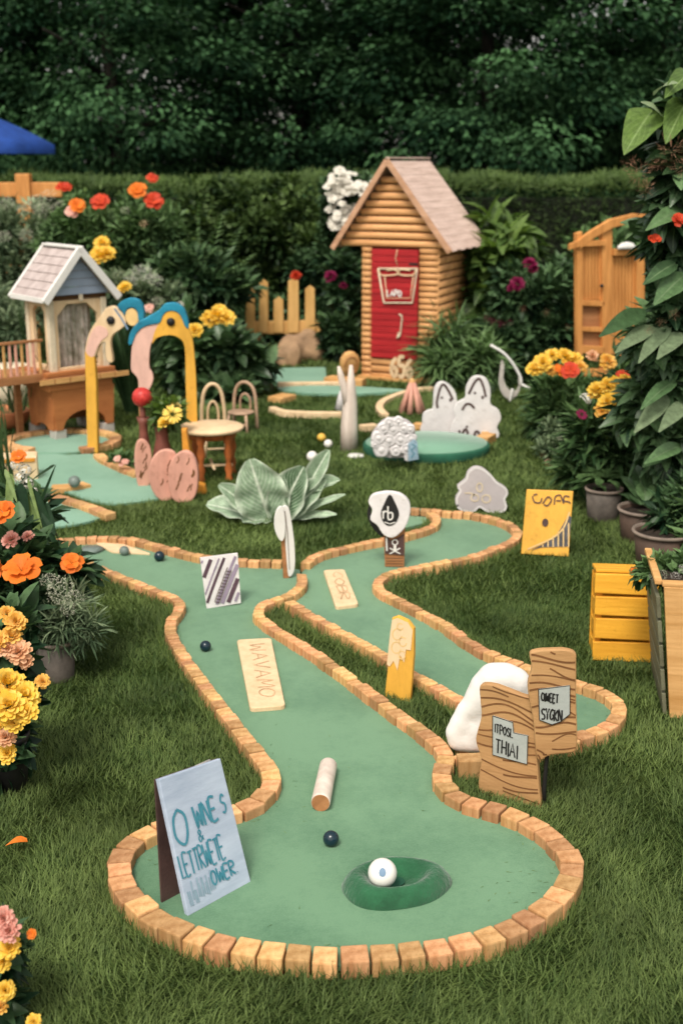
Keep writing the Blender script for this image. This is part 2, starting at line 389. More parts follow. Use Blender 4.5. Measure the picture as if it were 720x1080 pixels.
M['red'] = wood('red_wood', (.40, .018, .022), (.26, .010, .014), 'x', .5, 10, dirt=.2)
M['redp'] = paint('red_paint', (.50, .04, .025), .45, .3, 30)
M['white'] = paint('white_paint', (.74, .71, .68), .6, .07, 5, dirt=.18)
M['chalk'] = paint('chalk_white', (.72, .68, .68), .65, .10, 12, bump=.4, bscale=60, dirt=.4)
M['lilac'] = paint('lilac_white', (.50, .45, .46), .6, .10, 10, dirt=.2)
M['black'] = paint('black_paint', (.018, .017, .017), .5, .3)
M['darkline'] = paint('dark_line', (.09, .05, .045), .6, .3)
M['brownline'] = paint('brown_line', (.20, .085, .03), .7, .3)
M['tealink'] = paint('teal_ink', (.025, .15, .21), .7, .5, 60, c2=(.07, .24, .31))
M['grey_ink'] = paint('grey_ink', (.26, .21, .19), .7, .3)
M['faintink'] = paint('faint_ink', (.58, .36, .20), .7, .3)
M['slate'] = paint('slate_board', (.44, .50, .60), .6, .14, 5, c2=(.32, .38, .49), stretch=(1, 1, 5))
M['roofplank'] = wood('roof_plank', (.46, .385, .37), (.34, .27, .255), 'x', .75, 8, dirt=.3)
M['shingle'] = wood('shingle', (.64, .48, .42), (.50, .35, .29), 'y', .75, 14, dirt=.3)
M['whitewash'] = wood('whitewash', (.66, .57, .50), (.52, .42, .36), 'z', .65, 9)
M['terracotta'] = paint('terracotta', (.52, .19, .08), .7, .25)
M['pot'] = paint('grey_pot', (.12, .10, .085), .75, .35, 14, dirt=.5)
M['pot_rim'] = paint('pot_rim', (.24, .185, .15), .7, .3)
M['pot_brown'] = paint('brown_pot', (.10, .062, .045), .7, .3)
M['soil'] = paint('soil', (.03, .02, .014), .95, .4, 40, bump=1, bscale=80)
M['stone'] = paint('stone', (.40, .25, .14), .85, .35, 5, bump=.9, bscale=18, c2=(.22, .14, .085))
M['metal'] = paint('painted_metal', (.50, .46, .42), .4, .2)
M['bluecloth'] = paint('blue_cloth', (.015, .06, .28), .8, .2)
M['bluegrey'] = paint('blue_grey_paint', (.17, .26, .38), .6, .2)
M['ballnavy'] = paint('navy_ball', (.006, .022, .035), .22, .2, spec=.5, bump=.05)
M['ballwhite'] = paint('white_ball', (.80, .76, .72), .35, .06, bump=.05)
M['ballgrey'] = paint('grey_green_ball', (.17, .21, .19), .3, .3, bump=.05)
M['ballyellow'] = paint('yellow_ball', (.75, .45, .08), .35, .1, bump=.05)
M['stem'] = paint('stem_green', (.06, .11, .035), .6, .3)
M['bark'] = paint('bark', (.022, .018, .013), .9, .4, 12, bump=1, bscale=40, stretch=(1, 1, .2))
M['mound'] = paint('dark_green_felt', (.020, .105, .045), .95, .22, 20, bump=1, bscale=110, sheen=.3)
M['matrim'] = paint('dark_green_rim', (.022, .11, .065), .8, .25, 9)

def felt(name, a, b):
    m, nt, out = _nodes(name); L = nt.links.new
    tc = N(nt, 'ShaderNodeTexCoord')
    n1 = N(nt, 'ShaderNodeTexNoise', i_Scale=2.2, i_Detail=5, i_Roughness=.6); L(tc.outputs['Object'], n1.inputs['Vector'])
    n2 = N(nt, 'ShaderNodeTexNoise', i_Scale=260, i_Detail=3, i_Roughness=.7); L(tc.outputs['Object'], n2.inputs['Vector'])
    n3 = N(nt, 'ShaderNodeTexNoise', i_Scale=28, i_Detail=6, i_Roughness=.8); L(tc.outputs['Object'], n3.inputs['Vector'])
    ad = N(nt, 'ShaderNodeMath', operation='MULTIPLY_ADD', i_1=.4); L(n2.outputs['Fac'], ad.inputs[0]); L(n1.outputs['Fac'], ad.inputs[2])
    a3 = N(nt, 'ShaderNodeMath', operation='MULTIPLY_ADD', i_1=.45); L(n3.outputs['Fac'], a3.inputs[0]); L(ad.outputs[0], a3.inputs[2])
    rp = N(nt, 'ShaderNodeValToRGB'); rp.color_ramp.elements[0].position = .68; rp.color_ramp.elements[1].position = 1.15 if False else 1.0
    rp.color_ramp.elements[0].color = rgb(a); rp.color_ramp.elements[1].color = rgb(b); L(a3.outputs[0], rp.inputs['Fac'])
    p = N(nt, 'ShaderNodeBsdfPrincipled'); L(rp.outputs[0], p.inputs['Base Color']); p.inputs['Roughness'].default_value = .95
    p.inputs['Specular IOR Level'].default_value = .15; p.inputs['Sheen Weight'].default_value = .4; p.inputs['Sheen Roughness'].default_value = .45
    p.inputs['Sheen Tint'].default_value = (.85, 1, .9, 1)
    bp = N(nt, 'ShaderNodeBump', i_Strength=.5, i_Distance=.002); L(n2.outputs['Fac'], bp.inputs['Height']); L(bp.outputs[0], p.inputs['Normal'])
    L(p.outputs[0], out.inputs['Surface']); return m
M['felt'] = felt('green_felt', (.068, .158, .088), (.132, .250, .145))
M['felt_far'] = felt('pale_green_felt', (.115, .245, .165), (.18, .335, .24))

# ------------------------------------------------------------------ lawn: one sheet to the horizon
def ground_mat():
    m, nt, out = _nodes('lawn_soil'); L = nt.links.new
    tc = N(nt, 'ShaderNodeTexCoord'); n1 = N(nt, 'ShaderNodeTexNoise', i_Scale=1.4, i_Detail=8, i_Roughness=.7); L(tc.outputs['Object'], n1.inputs['Vector'])
    n2 = N(nt, 'ShaderNodeTexNoise', i_Scale=90, i_Detail=6, i_Roughness=.7); L(tc.outputs['Object'], n2.inputs['Vector'])
    ad = N(nt, 'ShaderNodeMath', operation='MULTIPLY_ADD', i_1=.6); L(n2.outputs['Fac'], ad.inputs[0]); L(n1.outputs['Fac'], ad.inputs[2])
    rp = N(nt, 'ShaderNodeValToRGB'); rp.color_ramp.elements[0].position = .6; rp.color_ramp.elements[1].position = 1
    rp.color_ramp.elements[0].color = (.022, .040, .010, 1); rp.color_ramp.elements[1].color = (.065, .10, .028, 1); L(ad.outputs[0], rp.inputs['Fac'])
    p = N(nt, 'ShaderNodeBsdfPrincipled'); L(rp.outputs[0], p.inputs['Base Color']); p.inputs['Roughness'].default_value = 1; p.inputs['Specular IOR Level'].default_value = .05
    bp = N(nt, 'ShaderNodeBump', i_Strength=1, i_Distance=.02); L(n2.outputs['Fac'], bp.inputs['Height']); L(bp.outputs[0], p.inputs['Normal'])
    L(p.outputs[0], out.inputs['Surface']); return m
lm = MB(); nseg = 30
vv = [[lm.bm.verts.new((-600 + 1200 * i / nseg, -300 + 1200 * j / nseg, 0)) for j in range(nseg + 1)] for i in range(nseg + 1)]
for i in range(nseg):
    for j in range(nseg): lm.bm.faces.new((vv[i][j], vv[i + 1][j], vv[i + 1][j + 1], vv[i][j + 1]))
lawn = lm.put('lawn', ground_mat()); props(lawn, kind='structure')

# ------------------------------------------------------------------ traced course outlines (ground points under traced picture points)
TOPZ = .045
def tr(pts, z=TOPZ, n=5, closed=False):
    q = [G(x, y, z) for x, y in pts]
    return [Vector((p.x, p.y, 0)) for p in smooth_line(q, n, closed)]
T_back = [(56, 570), (80, 567), (110, 566), (140, 568), (170, 575), (200, 583), (230, 588), (265, 590), (298, 591)]
T_left = [(85, 588), (97, 594), (120, 604), (150, 616), (174, 625), (189, 634), (188, 644), (180, 655), (181, 668), (195, 692), (215, 720), (236, 747), (258, 776), (278, 801), (287, 819), (280, 836), (262, 848), (235, 856), (200, 863), (168, 871), (143, 884), (128, 901), (127, 922), (141, 947), (171, 970), (215, 988), (258, 998), (300, 1003), (350, 1005), (357, 1005)]
T_right = [(318, 605), (318, 616), (305, 627), (289, 632), (276, 638), (272, 646), (279, 654), (294, 664), (317, 678), (350, 700), (385, 726), (410, 744), (440, 766), (463, 784), (470, 796), (466, 812), (469, 828), (486, 840), (512, 848), (542, 857), (567, 870), (590, 888), (602, 907), (600, 926), (586, 946), (563, 964), (530, 980), (490, 992), (450, 999), (405, 1003), (358, 1005)]
T_mid = [(304, 633), (320, 643), (350, 660), (383, 678), (405, 691), (440, 712), (470, 729), (490, 741), (503, 756), (500, 774), (486, 788)]
T_btop = [(321, 593), (335, 584), (355, 578), (383, 572), (405, 568), (427, 563), (446, 558), (458, 552), (460, 545), (453, 539)]
T_bout = [(412, 537), (437, 536), (473, 539), (497, 541), (520, 546), (535, 551), (546, 560), (540, 569), (520, 578), (497, 586), (463, 593), (430, 599), (408, 605), (398, 613), (402, 622), (417, 630), (443, 643), (470, 658), (489, 672), (513, 686), (532, 694), (560, 703), (590, 713), (612, 720), (634, 727), (651, 739), (652, 754), (638, 766), (614, 775), (580, 783), (540, 791), (505, 797), (480, 800)]

def ribbon_blocks(name, label, pts, w=None, h=.044, step=None, group='wooden block edgings of the putting greens', lift=0.0):
    line = pts; acc = [0]
    for a, b in zip(line, line[1:]): acc.append(acc[-1] + (b - a).length)
    tot = acc[-1]
    def at(s):
        s = max(0, min(tot, s)); k = 0
        while k < len(acc) - 2 and acc[k + 1] < s: k += 1
        t = (s - acc[k]) / max(acc[k + 1] - acc[k], 1e-9)
        p = line[k].lerp(line[k + 1], t)
        a = line[max(k - 1, 0)]; b = line[min(k + 2, len(line) - 1)]
        d = (b - a).normalized()
        return p, d
    root = thing(name, label, 'edging', (line[len(line) // 2].x, line[len(line) // 2].y, 0), group=group)
    q = random.Random(len(label)); cuts = [0.0]
    def nearw(s): y = at(s)[0].y; return max(0, min(1, (y - 2.5) / 1.2))
    while cuts[-1] < tot: cuts.append(cuts[-1] + (step or .058 - .010 * nearw(cuts[-1])) * q.uniform(.9, 1.1))
    cuts = [c_ * tot / cuts[-1] for c_ in cuts]; n = len(cuts) - 1
    for i in range(n):
        g = q.uniform(.0015, .0035)
        (p0, d0), (p1, d1) = at(cuts[i] + g), at(cuts[i + 1] - g)
        ww = (w or .056 - .016 * nearw(cuts[i])) / 2 * q.uniform(.94, 1.05); hh = h * q.uniform(.93, 1.05); sh = q.uniform(-.0025, .0025)
        n0, n1 = Vector((-d0.y, d0.x, 0)), Vector((-d1.y, d1.x, 0))
        c = (p0 + p1) / 2; bm = bmesh.new()
        base = [p0 + n0 * (ww + sh), p0 - n0 * (ww - sh), p1 - n1 * (ww - sh), p1 + n1 * (ww + sh)]
        lo = [bm.verts.new(v - c) for v in base]; tl = [q.uniform(-.0022, .0022) for _ in range(4)]
        hi = [bm.verts.new(v - c + Vector((0, 0, hh + lift + tl[k]))) for k, v in enumerate(base)]
        bm.faces.new(lo[::-1]); bm.faces.new(hi)
        for k in range(4): bm.faces.new((lo[k], lo[(k + 1) % 4], hi[(k + 1) % 4], hi[k]))
        bmesh.ops.recalc_face_normals(bm, faces=bm.faces)
        bmesh.ops.bevel(bm, geom=list(bm.edges), offset=.0042, segments=2, affect='EDGES', profile=.6)
        for f in bm.faces: f.smooth = False
        me = bpy.data.meshes.new('block'); bm.to_mesh(me); bm.free()
        o = link('block', me, M['edging'], root); o.location = c - root.location
    return root
def felt_patch(name, label, outline, material, th=.013, cat='putting green', rim=False):
    """outline: world xy points"""
    cx = sum(p.x for p in outline) / len(outline); cy = sum(p.y for p in outline) / len(outline)
    mb = MB(); mb.cut([(p.x - cx, p.y - cy) for p in outline], th, 0, axis='z')
    o = mb.put(name, material); o.location = (cx, cy, .002)
    return props(o, label, cat)

W_back, W_left, W_right, W_mid, W_btop, W_bout = [tr(t) for t in (T_back, T_left, T_right, T_mid, T_btop, T_bout)]
ribbon_blocks('block_edging', 'low curb of wooden blocks behind the striped board, at the back of the long green', W_back)
ribbon_blocks('block_edging', 'wooden block curb down the outer side of the long green, passing behind the easel board', W_left)
ribbon_blocks('block_edging', 'wooden block curb of the long green that passes in front of the wood grain planks', W_right)
ribbon_blocks('block_edging', 'straight run of wooden blocks on the far side of the narrow lawn strip', W_mid)
ribbon_blocks('block_edging', 'wooden block curb behind the paddle sign, between middle lawn and second green', W_btop)
ribbon_blocks('block_edging', 'long winding wooden block curb of the second green, past the yellow lettered board', W_bout)

POLY = []
polyA = W_back + [G(316, 597, .03)] + W_right + list(reversed([p for p in W_left]))
polyA = [Vector((p.x, p.y, 0)) for p in polyA]
# the left end of the front green runs in behind the flowers
polyA = polyA + [Vector((*G(60, 580).xy, 0))]
polyB = W_btop + W_bout[2:] + list(reversed(W_mid)) + [Vector((*G(304, 627, .02).xy, 0)), Vector((*G(317, 617, .02).xy, 0)), Vector((*G(318, 603, .02).xy, 0))]
polyC = [Vector((*G(x, y).xy, 0)) for x, y in [(409, 541), (420, 538), (437, 538), (450, 541), (458, 547), (446, 555), (427, 560), (412, 559), (406, 550)]]
felt_patch('putting_green', 'long green felt lane with the cup mound in its broad round end', polyA, M['felt'])
felt_patch('putting_green', 'second green felt lane, winding from the paddle sign to the plank signs', polyB, M['felt'])
felt_patch('putting_green', 'tiny rounded patch of green felt in the bend of blocks behind the paddle sign', polyC, M['felt'])
POLY += [polyA, polyB, polyC]

# ---- left back greens
cen = G(65, 470); rx = (G(122, 470) - cen).x; ry = (G(65, 459).y - G(65, 481).y) / 2; cen.y = (G(65, 459).y + G(65, 481).y) / 2
ringL = [Vector((cen.x + rx * cos(a), cen.y + ry * sin(a), 0)) for a in np.linspace(R(-60), R(250), 40)]
ribbon_blocks('block_edging', 'round pale wooden curb of the tee circle in front of the raised playhouse', ringL, w=.07, h=.04, step=.1)
ring_full = [Vector((cen.x + rx * .97 * cos(a), cen.y + ry * .97 * sin(a), 0)) for a in np.linspace(0, 2 * pi, 40)[:-1]]
felt_patch('putting_green', 'round green tee circle ringed with pale wood in front of the raised playhouse', ring_full, M['felt_far'], .014)
lan = tr([(38, 480), (70, 482), (100, 481), (118, 490), (144, 501), (170, 516), (172, 526), (150, 531), (119, 534), (92, 529), (70, 521), (40, 515), (10, 512), (-20, 505)], 0, 3, True)
felt_patch('putting_green', 'pale green lane running from the tee circle past the pink shells at the left', lan, M['felt_far'], .010)
low = tr([(20, 528), (50, 524), (80, 532), (113, 543), (108, 548), (88, 554), (60, 558), (20, 558), (-25, 552), (-25, 530)], 0, 3, True)
felt_patch('putting_green', 'small pale green felt patch partly hidden by the orange flowers', low, M['felt_far'], .010)
ribbon_blocks('block_edging', 'wooden curb curving from the tee circle down to the pink shell cutouts', tr([(104, 479), (110, 484), (120, 489), (132, 494), (146, 500)], .03), w=.06, h=.035, step=.1)
ribbon_blocks('block_edging', 'wooden curb dividing the two pale greens at the left', tr([(30, 521), (50, 523), (72, 527), (94, 534), (108, 540), (117, 543)], .03), w=.06, h=.035, step=.08)
POLY += [ring_full, lan, low]
# ---- centre back greens
g1 = [Vector((*G(x, y).xy, 0)) for x, y in [(272, 404), (287, 391), (343, 390), (345, 406), (300, 408)]]
felt_patch('putting_green', 'farthest flat green mat beside the boulder and the picket fence', g1, M['felt_far'], .02)
g2 = tr([(293, 412), (330, 409.5), (375, 410.5), (402, 412), (428, 414.5), (400, 417), (370, 418.5), (327, 418), (305, 416)], 0, 3, True)
felt_patch('putting_green', 'narrow lens shaped green mat in front of the log playhouse', g2, M['felt_far'], .02)
POLY += [g1, g2]
def strip(label, pts, w=.05, h=.04, z=0.0, m='cream_wood', name='wooden_strip', cat='edging', group='thin wooden edging strips on the far lawn'):
    pts = [Vector((*G(x, y).xy, 0)) for x, y in pts]; mid = pts[len(pts) // 2]
    sm = smooth_line(pts, 5) if len(pts) > 2 else pts
    mb = MB(); L_, R_ = [], []
    for i, p in enumerate(sm):
        t = (sm[min(i + 1, len(sm) - 1)] - sm[max(i - 1, 0)]).normalized(); q = Vector((-t.y, t.x, 0)) * w / 2
        L_.append(p + q - mid); R_.append(p - q - mid)
    mb.cut([(p.x, p.y) for p in L_ + R_[::-1]], h, 0, bev=.004, axis='z')
    o = mb.put(name, M[m]); o.location = mid
    return props(o, label, cat, group)
strip('pale wooden strip between the two far green mats', [(293, 409), (330, 408.5), (366, 408)])
strip('thin wooden strip lying on the far lawn behind the yellow and white balls', [(287, 435), (300, 439), (325, 440.5), (360, 441)])
strip('short orange wooden offcut at the left tip of the lens shaped mat', [(290, 425), (305, 421)], w=.12, m='pine')
strip('curved pale wooden border behind the white fluffy cutout, round the small cone', [(456, 412), (438, 414), (417, 420), (403, 427), (400, 434), (406, 441)], h=.03)
strip('straight wooden strip behind the round green mat, in front of the white cat cutouts', [(437, 454), (460, 456.5), (480, 459), (500, 461), (514, 464)], h=.05, m='pine')
strip('short pale wooden strip left of the white fluffy cutout', [(380, 455), (396, 453.5)])
strip('short brown kerb piece at the right end of the round green mat', [(507, 470), (516, 465)], w=.08, h=.05, m='pine')
strip('small forked wooden offcut lying on the pale green lane at the left', [(55, 519), (75, 518), (92, 515)], w=.08, h=.03, m='pine')
strip('low wooden step at the foot of the log playhouse', [(346, 405), (366, 407), (384, 408)], w=.12, h=.06, m='pine')

# ---- round raised mat
c = G(448, 473); rxm = (G(514, 474) - G(382, 474)).x / 2; rym = (G(448, 456, .05).y - G(448, 490).y) / 2; c.y = (G(448, 456, .05).y + G(448, 490).y) / 2
t = thing('putting_mat', 'round raised green mat with a dark rim under the white fluffy cutout', 'putting green', (c.x, c.y, 0))
MB().lathe([(0, 0), (.985, 0), (1.0, .01), (1.0, .045), (.985, .055), (.95, .056), (0, .056)], n=48, sx=rxm, sy=rym).put('rim', M['matrim'], t)
MB().lathe([(.955, .056), (.955, .0615), (0, .0615)], n=48, sx=rxm, sy=rym).put('felt_top', M['felt_far'], t)
POLY.append([Vector((c.x + rxm * cos(a), c.y + rym * sin(a), 0)) for a in np.linspace(0, 6.28, 24)])

# ------------------------------------------------------------------ grass blades, one lawn of "stuff"
def inside(poly, X, Y):
    px = np.array([p.x for p in poly]); py = np.array([p.y for p in poly]); r = np.zeros(len(X), bool); j = len(px) - 1
    for i in range(len(px)):
        c_ = ((py[i] > Y) != (py[j] > Y)) & (X < (px[j] - px[i]) * (Y - py[i]) / (py[j] - py[i] + 1e-12) + px[i]); r ^= c_; j = i
    return r
def near_line(line, X, Y, d):
    r = np.zeros(len(X), bool)
    P_ = np.array([(p.x, p.y) for p in line])
    for a, b in zip(P_[:-1], P_[1:]):
        ab = b - a; l2 = (ab ** 2).sum() + 1e-12
        t = np.clip(((X - a[0]) * ab[0] + (Y - a[1]) * ab[1]) / l2, 0, 1)
        r |= (X - a[0] - t * ab[0]) ** 2 + (Y - a[1] - t * ab[1]) ** 2 < d * d
    return r
def vnoise(X, Y, s, seed):
    q = np.random.default_rng(seed).random((256, 256)); x, y = X * s + 1000, Y * s + 1000
    xi, yi = np.floor(x).astype(int), np.floor(y).astype(int); fx, fy = x - xi, y - yi; fx = fx * fx * (3 - 2 * fx); fy = fy * fy * (3 - 2 * fy)
    g = lambda a, b: q[a % 256, b % 256]
    return (g(xi, yi) * (1 - fx) + g(xi + 1, yi) * fx) * (1 - fy) + (g(xi, yi + 1) * (1 - fx) + g(xi + 1, yi + 1) * fx) * fy
GL = Leaves()
for (y0, y1, dens, hgt, wid, nu) in [(1.7, 3.0, 36000, .030, .0027, 3), (3.0, 4.4, 24000, .030, .0033, 2), (4.4, 6.2, 13000, .031, .0046, 1), (6.2, 8.6, 5800, .034, .0070, 1), (8.6, 12.6, 2300, .038, .012, 1)]:
    hw = .38 * y1 + 1.1; n = int((y1 - y0) * 2 * hw * dens)
    X = rng.uniform(-hw, hw, n); Y = rng.uniform(y0, y1, n)
    k = (np.abs(X) < .34 * Y + .5) | ((np.abs(X) < .38 * Y + 1.0) & (rng.random(n) < .45)); X, Y = X[k], Y[k]
    bad = np.zeros(len(X), bool)
    for p in POLY: bad |= inside(p, X, Y)
    for l_ in (W_back, W_left, W_right, W_mid, W_btop, W_bout): bad |= near_line(l_, X, Y, .029)
    # the lawn strip between the two lanes is open to the blades
    X, Y = X[~bad], Y[~bad]; n = len(X)
    a1, a2, a3 = vnoise(X, Y, 2.2, 1), vnoise(X, Y, 9, 2), vnoise(X, Y, 26, 3)
    ang = 6.28 * vnoise(X, Y, 3.1, 4) * 1.6 + rng.normal(0, 1.5, n); ln = .35 + .55 * rng.random(n) + .35 * a2
    D = np.stack([np.cos(ang) * ln, np.sin(ang) * ln, np.ones(n)], 1)
    H = hgt * (.5 + .7 * rng.random(n)) * (.82 + .3 * a2)
    tint = np.clip(-.08 + .60 * a1 + .26 * a3 + rng.normal(0, .20, n) + .16 * a2, 0, 1)
    Nn = np.stack([-np.cos(ang), -np.sin(ang), np.full(n, .4)], 1)
    GL.add(np.stack([X, Y, np.zeros(n) - .002], 1), D, Nn, H * 1.25, wid * (.7 + .6 * rng.random(n)), tint, nu=nu, nv=0, cup=.0, bend=.35 * rng.random(n), shape='blade')
M['grass'] = leafmat('grass_blades', (.038, .074, .016), (.195, .262, .078), rough=.6, trans=.25, spec=.2, nscale=2.6)
# ragged longer tufts against the blocks
for l_ in (W_back, W_left, W_right, W_mid, W_btop, W_bout):
    PA = np.array([(p.x, p.y) for p in l_]); seg_ = PA[1:] - PA[:-1]; sl_ = np.sqrt((seg_ ** 2).sum(1)); n = int(sl_.sum() * 900)
    k = rng.choice(len(sl_), n, p=sl_ / sl_.sum()); t_ = seg_[k] / sl_[k][:, None]; p_ = PA[k] + seg_[k] * rng.random((n, 1)); s_ = rng.choice((-1, 1), n) * rng.uniform(.026, .045, n)
    X, Y = p_[:, 0] - t_[:, 1] * s_, p_[:, 1] + t_[:, 0] * s_; bad = np.zeros(n, bool)
    for q_ in POLY[:3]: bad |= inside(q_, X, Y)
    X, Y = X[~bad], Y[~bad]; n = len(X); D = np.stack([rng.normal(0, .35, n), rng.normal(0, .35, n), np.ones(n)], 1)
    GL.add(np.stack([X, Y, X * 0], 1), D, np.stack([rng.uniform(-1, 1, n), -np.ones(n), .2 + X * 0], 1), rng.uniform(.025, .052, n), .003 + .0012 * np.maximum(0, Y - 2.5), rng.uniform(0, .8, n), nu=2, nv=0, cup=0, bend=.3, shape='blade')
# clippings blown onto the felt beside the blocks
CL = Leaves()
for l_ in (W_left, W_right, W_mid, W_btop, W_bout, W_back):
    PA = np.array([(p.x, p.y) for p in l_]); n = 260; k = rng.integers(0, len(PA) - 1, n); p_ = PA[k] + rng.normal(0, 1, (n, 2)) * np.abs(rng.normal(.05, .05, (n, 1))); X, Y = p_[:, 0], p_[:, 1]
    ok_ = np.zeros(n, bool)
    for q_ in POLY[:3]: ok_ |= inside(q_, X, Y)
    ok_ &= ~near_line(l_, X, Y, .03); X, Y = X[ok_], Y[ok_]; n = len(X); a_ = rng.uniform(0, 6.28, n)
    CL.add(np.stack([X, Y, X * 0 + .0165], 1), np.stack([np.cos(a_), np.sin(a_), X * 0 + .05], 1), np.tile([0, 0, 1.], (n, 1)), rng.uniform(.006, .016, n), .0018, rng.uniform(.1, 1, n), nu=2, nv=0, cup=0, bend=.1, shape='blade')
gr = GL.put('lawn_grass', M['grass'], smooth=False); props(gr, kind='stuff', cat='grass', label='short mown grass covering the lawn around the putting greens')
props(CL.put('grass_clippings', M['grass'], smooth=False), kind='stuff', cat='clippings', label='fine grass clippings scattered along the edges of the green felt')
# ================================================================== things on and beside the front greens
def sphere_thing(name, label, cat, px, py_base, r, material, group=None, z=.013, mark=None):
    g = G(px, py_base, z)
    me = MB().ball((0, 0, 0), r, u=28, v=16).mesh(name)
    o = link(name, me, M[material]); o.location = (g.x, g.y, z + r); props(o, label, cat, group)
    if mark:
        mb = MB(); d = (ORI - o.location).normalized(); q = d.to_track_quat('Z', 'Y').to_matrix().to_4x4()
        v0 = [(0, 0)] and [(-.24 * r, 0), (-.18 * r, .22 * r), (0, .34 * r), (.18 * r, .22 * r), (.24 * r, 0), (.17 * r, -.2 * r), (0, -.27 * r), (-.17 * r, -.2 * r)]
        v0 = smooth2(v0, 4); tri = tessellate_polygon([[Vector((a, b, 0)) for a, b in v0]])
        def on(a, b): v = Vector((a, b, math.sqrt(max(r * r - a * a - b * b, 0)))) * 1.012; return q.to_3x3() @ v
        rings_ = [[mb.bm.verts.new(on(a * k_ / 4, b * k_ / 4)) for a, b in v0] for k_ in (1, 2, 3, 4)]; m0 = mb.bm.verts.new(on(0, 0)); nn_ = len(v0)
        for i in range(nn_): mb.bm.faces.new((m0, rings_[0][i], rings_[0][(i + 1) % nn_]))
        for ra, rb in zip(rings_, rings_[1:]):
            for i in range(nn_): mb.bm.faces.new((ra[i], rb[i], rb[(i + 1) % nn_], ra[(i + 1) % nn_]))
        mb.put('printed_mark', M['bluegrey'], o)
    return o
BG = 'golf balls lying on the course'
sphere_thing('golf_ball', 'dark navy ball on the front green between the log roller and the cup mound', 'golf ball', 349, 892, .0195, 'ballnavy', BG)
sphere_thing('golf_ball', 'dark navy ball on the front green to the left of the cream lettered plank', 'golf ball', 217, 687, .019, 'ballnavy', BG)
sphere_thing('golf_ball', 'dark blue ball by the cream strip at the far left end of the front green', 'golf ball', 168.5, 592, .022, 'ballnavy', BG)
sphere_thing('golf_ball', 'grey green ball at the far left end of the front green, near a navy one', 'golf ball', 131.5, 586, .021, 'ballgrey', BG)
sphere_thing('golf_ball', 'white ball on the far lawn just above the spread leaves, nearest of its trio', 'golf ball', 329, 487, .030, 'ballwhite', BG, 0)
sphere_thing('golf_ball', 'smaller white ball on the far lawn beside the yellow ball', 'golf ball', 346, 472.5, .025, 'ballwhite', BG, 0)
sphere_thing('golf_ball', 'yellow ball on the far lawn next to a white one', 'golf ball', 339, 466, .026, 'ballyellow', BG, 0)
sphere_thing('golf_ball', 'pale ball lying on the lane at the left, above its forked offcut', 'golf ball', 79, 514, .03, 'ballgrey', BG, .03)

# flat white marker disc, flat stone
g = G(375, 482); o = MB().lathe([(0, 0), (.045, 0), (.05, .006), (.045, .014), (0, .016)], n=20).put('marker_disc', M['white']); o.location = g
props(o, 'small flat white disc on the lawn left of the round green mat', 'marker')
g = G(97, 582, .013); o = MB().lathe([(0, 0), (.04, 0), (.05, .01), (.035, .02), (0, .022)], n=18, wob=lambda a, z: 1 + .12 * sin(3 * a)).put('flat_stone', M['ballgrey']); o.location = g
props(o, 'flat grey stone on the cream strip at the far left end of the front green', 'stone')

# cup mound with its ball
g = G(417, 937, .013); th = thing('cup_mound', 'dark green felt covered oval mound with a hollow cup on the front green', 'golf hole', (g.x, g.y, .013), (0, 0, R(6)))
def wob(a, z): return 1 + .05 * sin(2 * a + .6) + .035 * sin(3 * a + 1) + .02 * sin(5 * a)
MB().lathe([(0, .012), (.16, .011), (.34, .013), (.46, .022), (.58, .036), (.68, .043), (.78, .041), (.88, .031), (.96, .017), (1.0, .006), (1.0, 0)], n=64, sx=.122, sy=.088, wob=wob).put('padded_rim', M['mound'], th)
MB().lathe([(0, .0125), (.28, .0125), (.30, .016)], n=40, c=(-.01, .004, 0), sx=.105, sy=.075).put('cup_lining', M['black'], th).data.materials[0] = M['matrim']
gb = G(403, 934, .033)
b = sphere_thing('golf_ball', 'white ball with a blue mark resting in the cup mound on the front green', 'golf ball', 403, 934, .0325, 'ballwhite', BG, .033, mark=True)

# log roller
f = Frame(337, 862, yaw=R(0)); g0 = G(338, 856, .013); g1 = G(345, 822, .013)
d = (g1 - g0).normalized(); rr = .0245; ln = .205
th = thing('log_roller', 'short round log with pale side and brown cut end lying on the long green', 'log', (g0.x, g0.y, rr + .013), (0, 0, math.atan2(d.y, d.x)))
MB().tube([(0, 0, 0), (.01, 0, 0), (ln * .5, 0, 0), (ln - .004, 0, 0), (ln, 0, 0)], [rr * .97, rr, rr * .97, rr * .96, rr * .9], 28).put('log', M['whitewash'], th)
MB().tube([(-.0015, 0, 0), (.002, 0, 0)], rr * .93, 28).put('cut_end', M['pine_dark'], th)

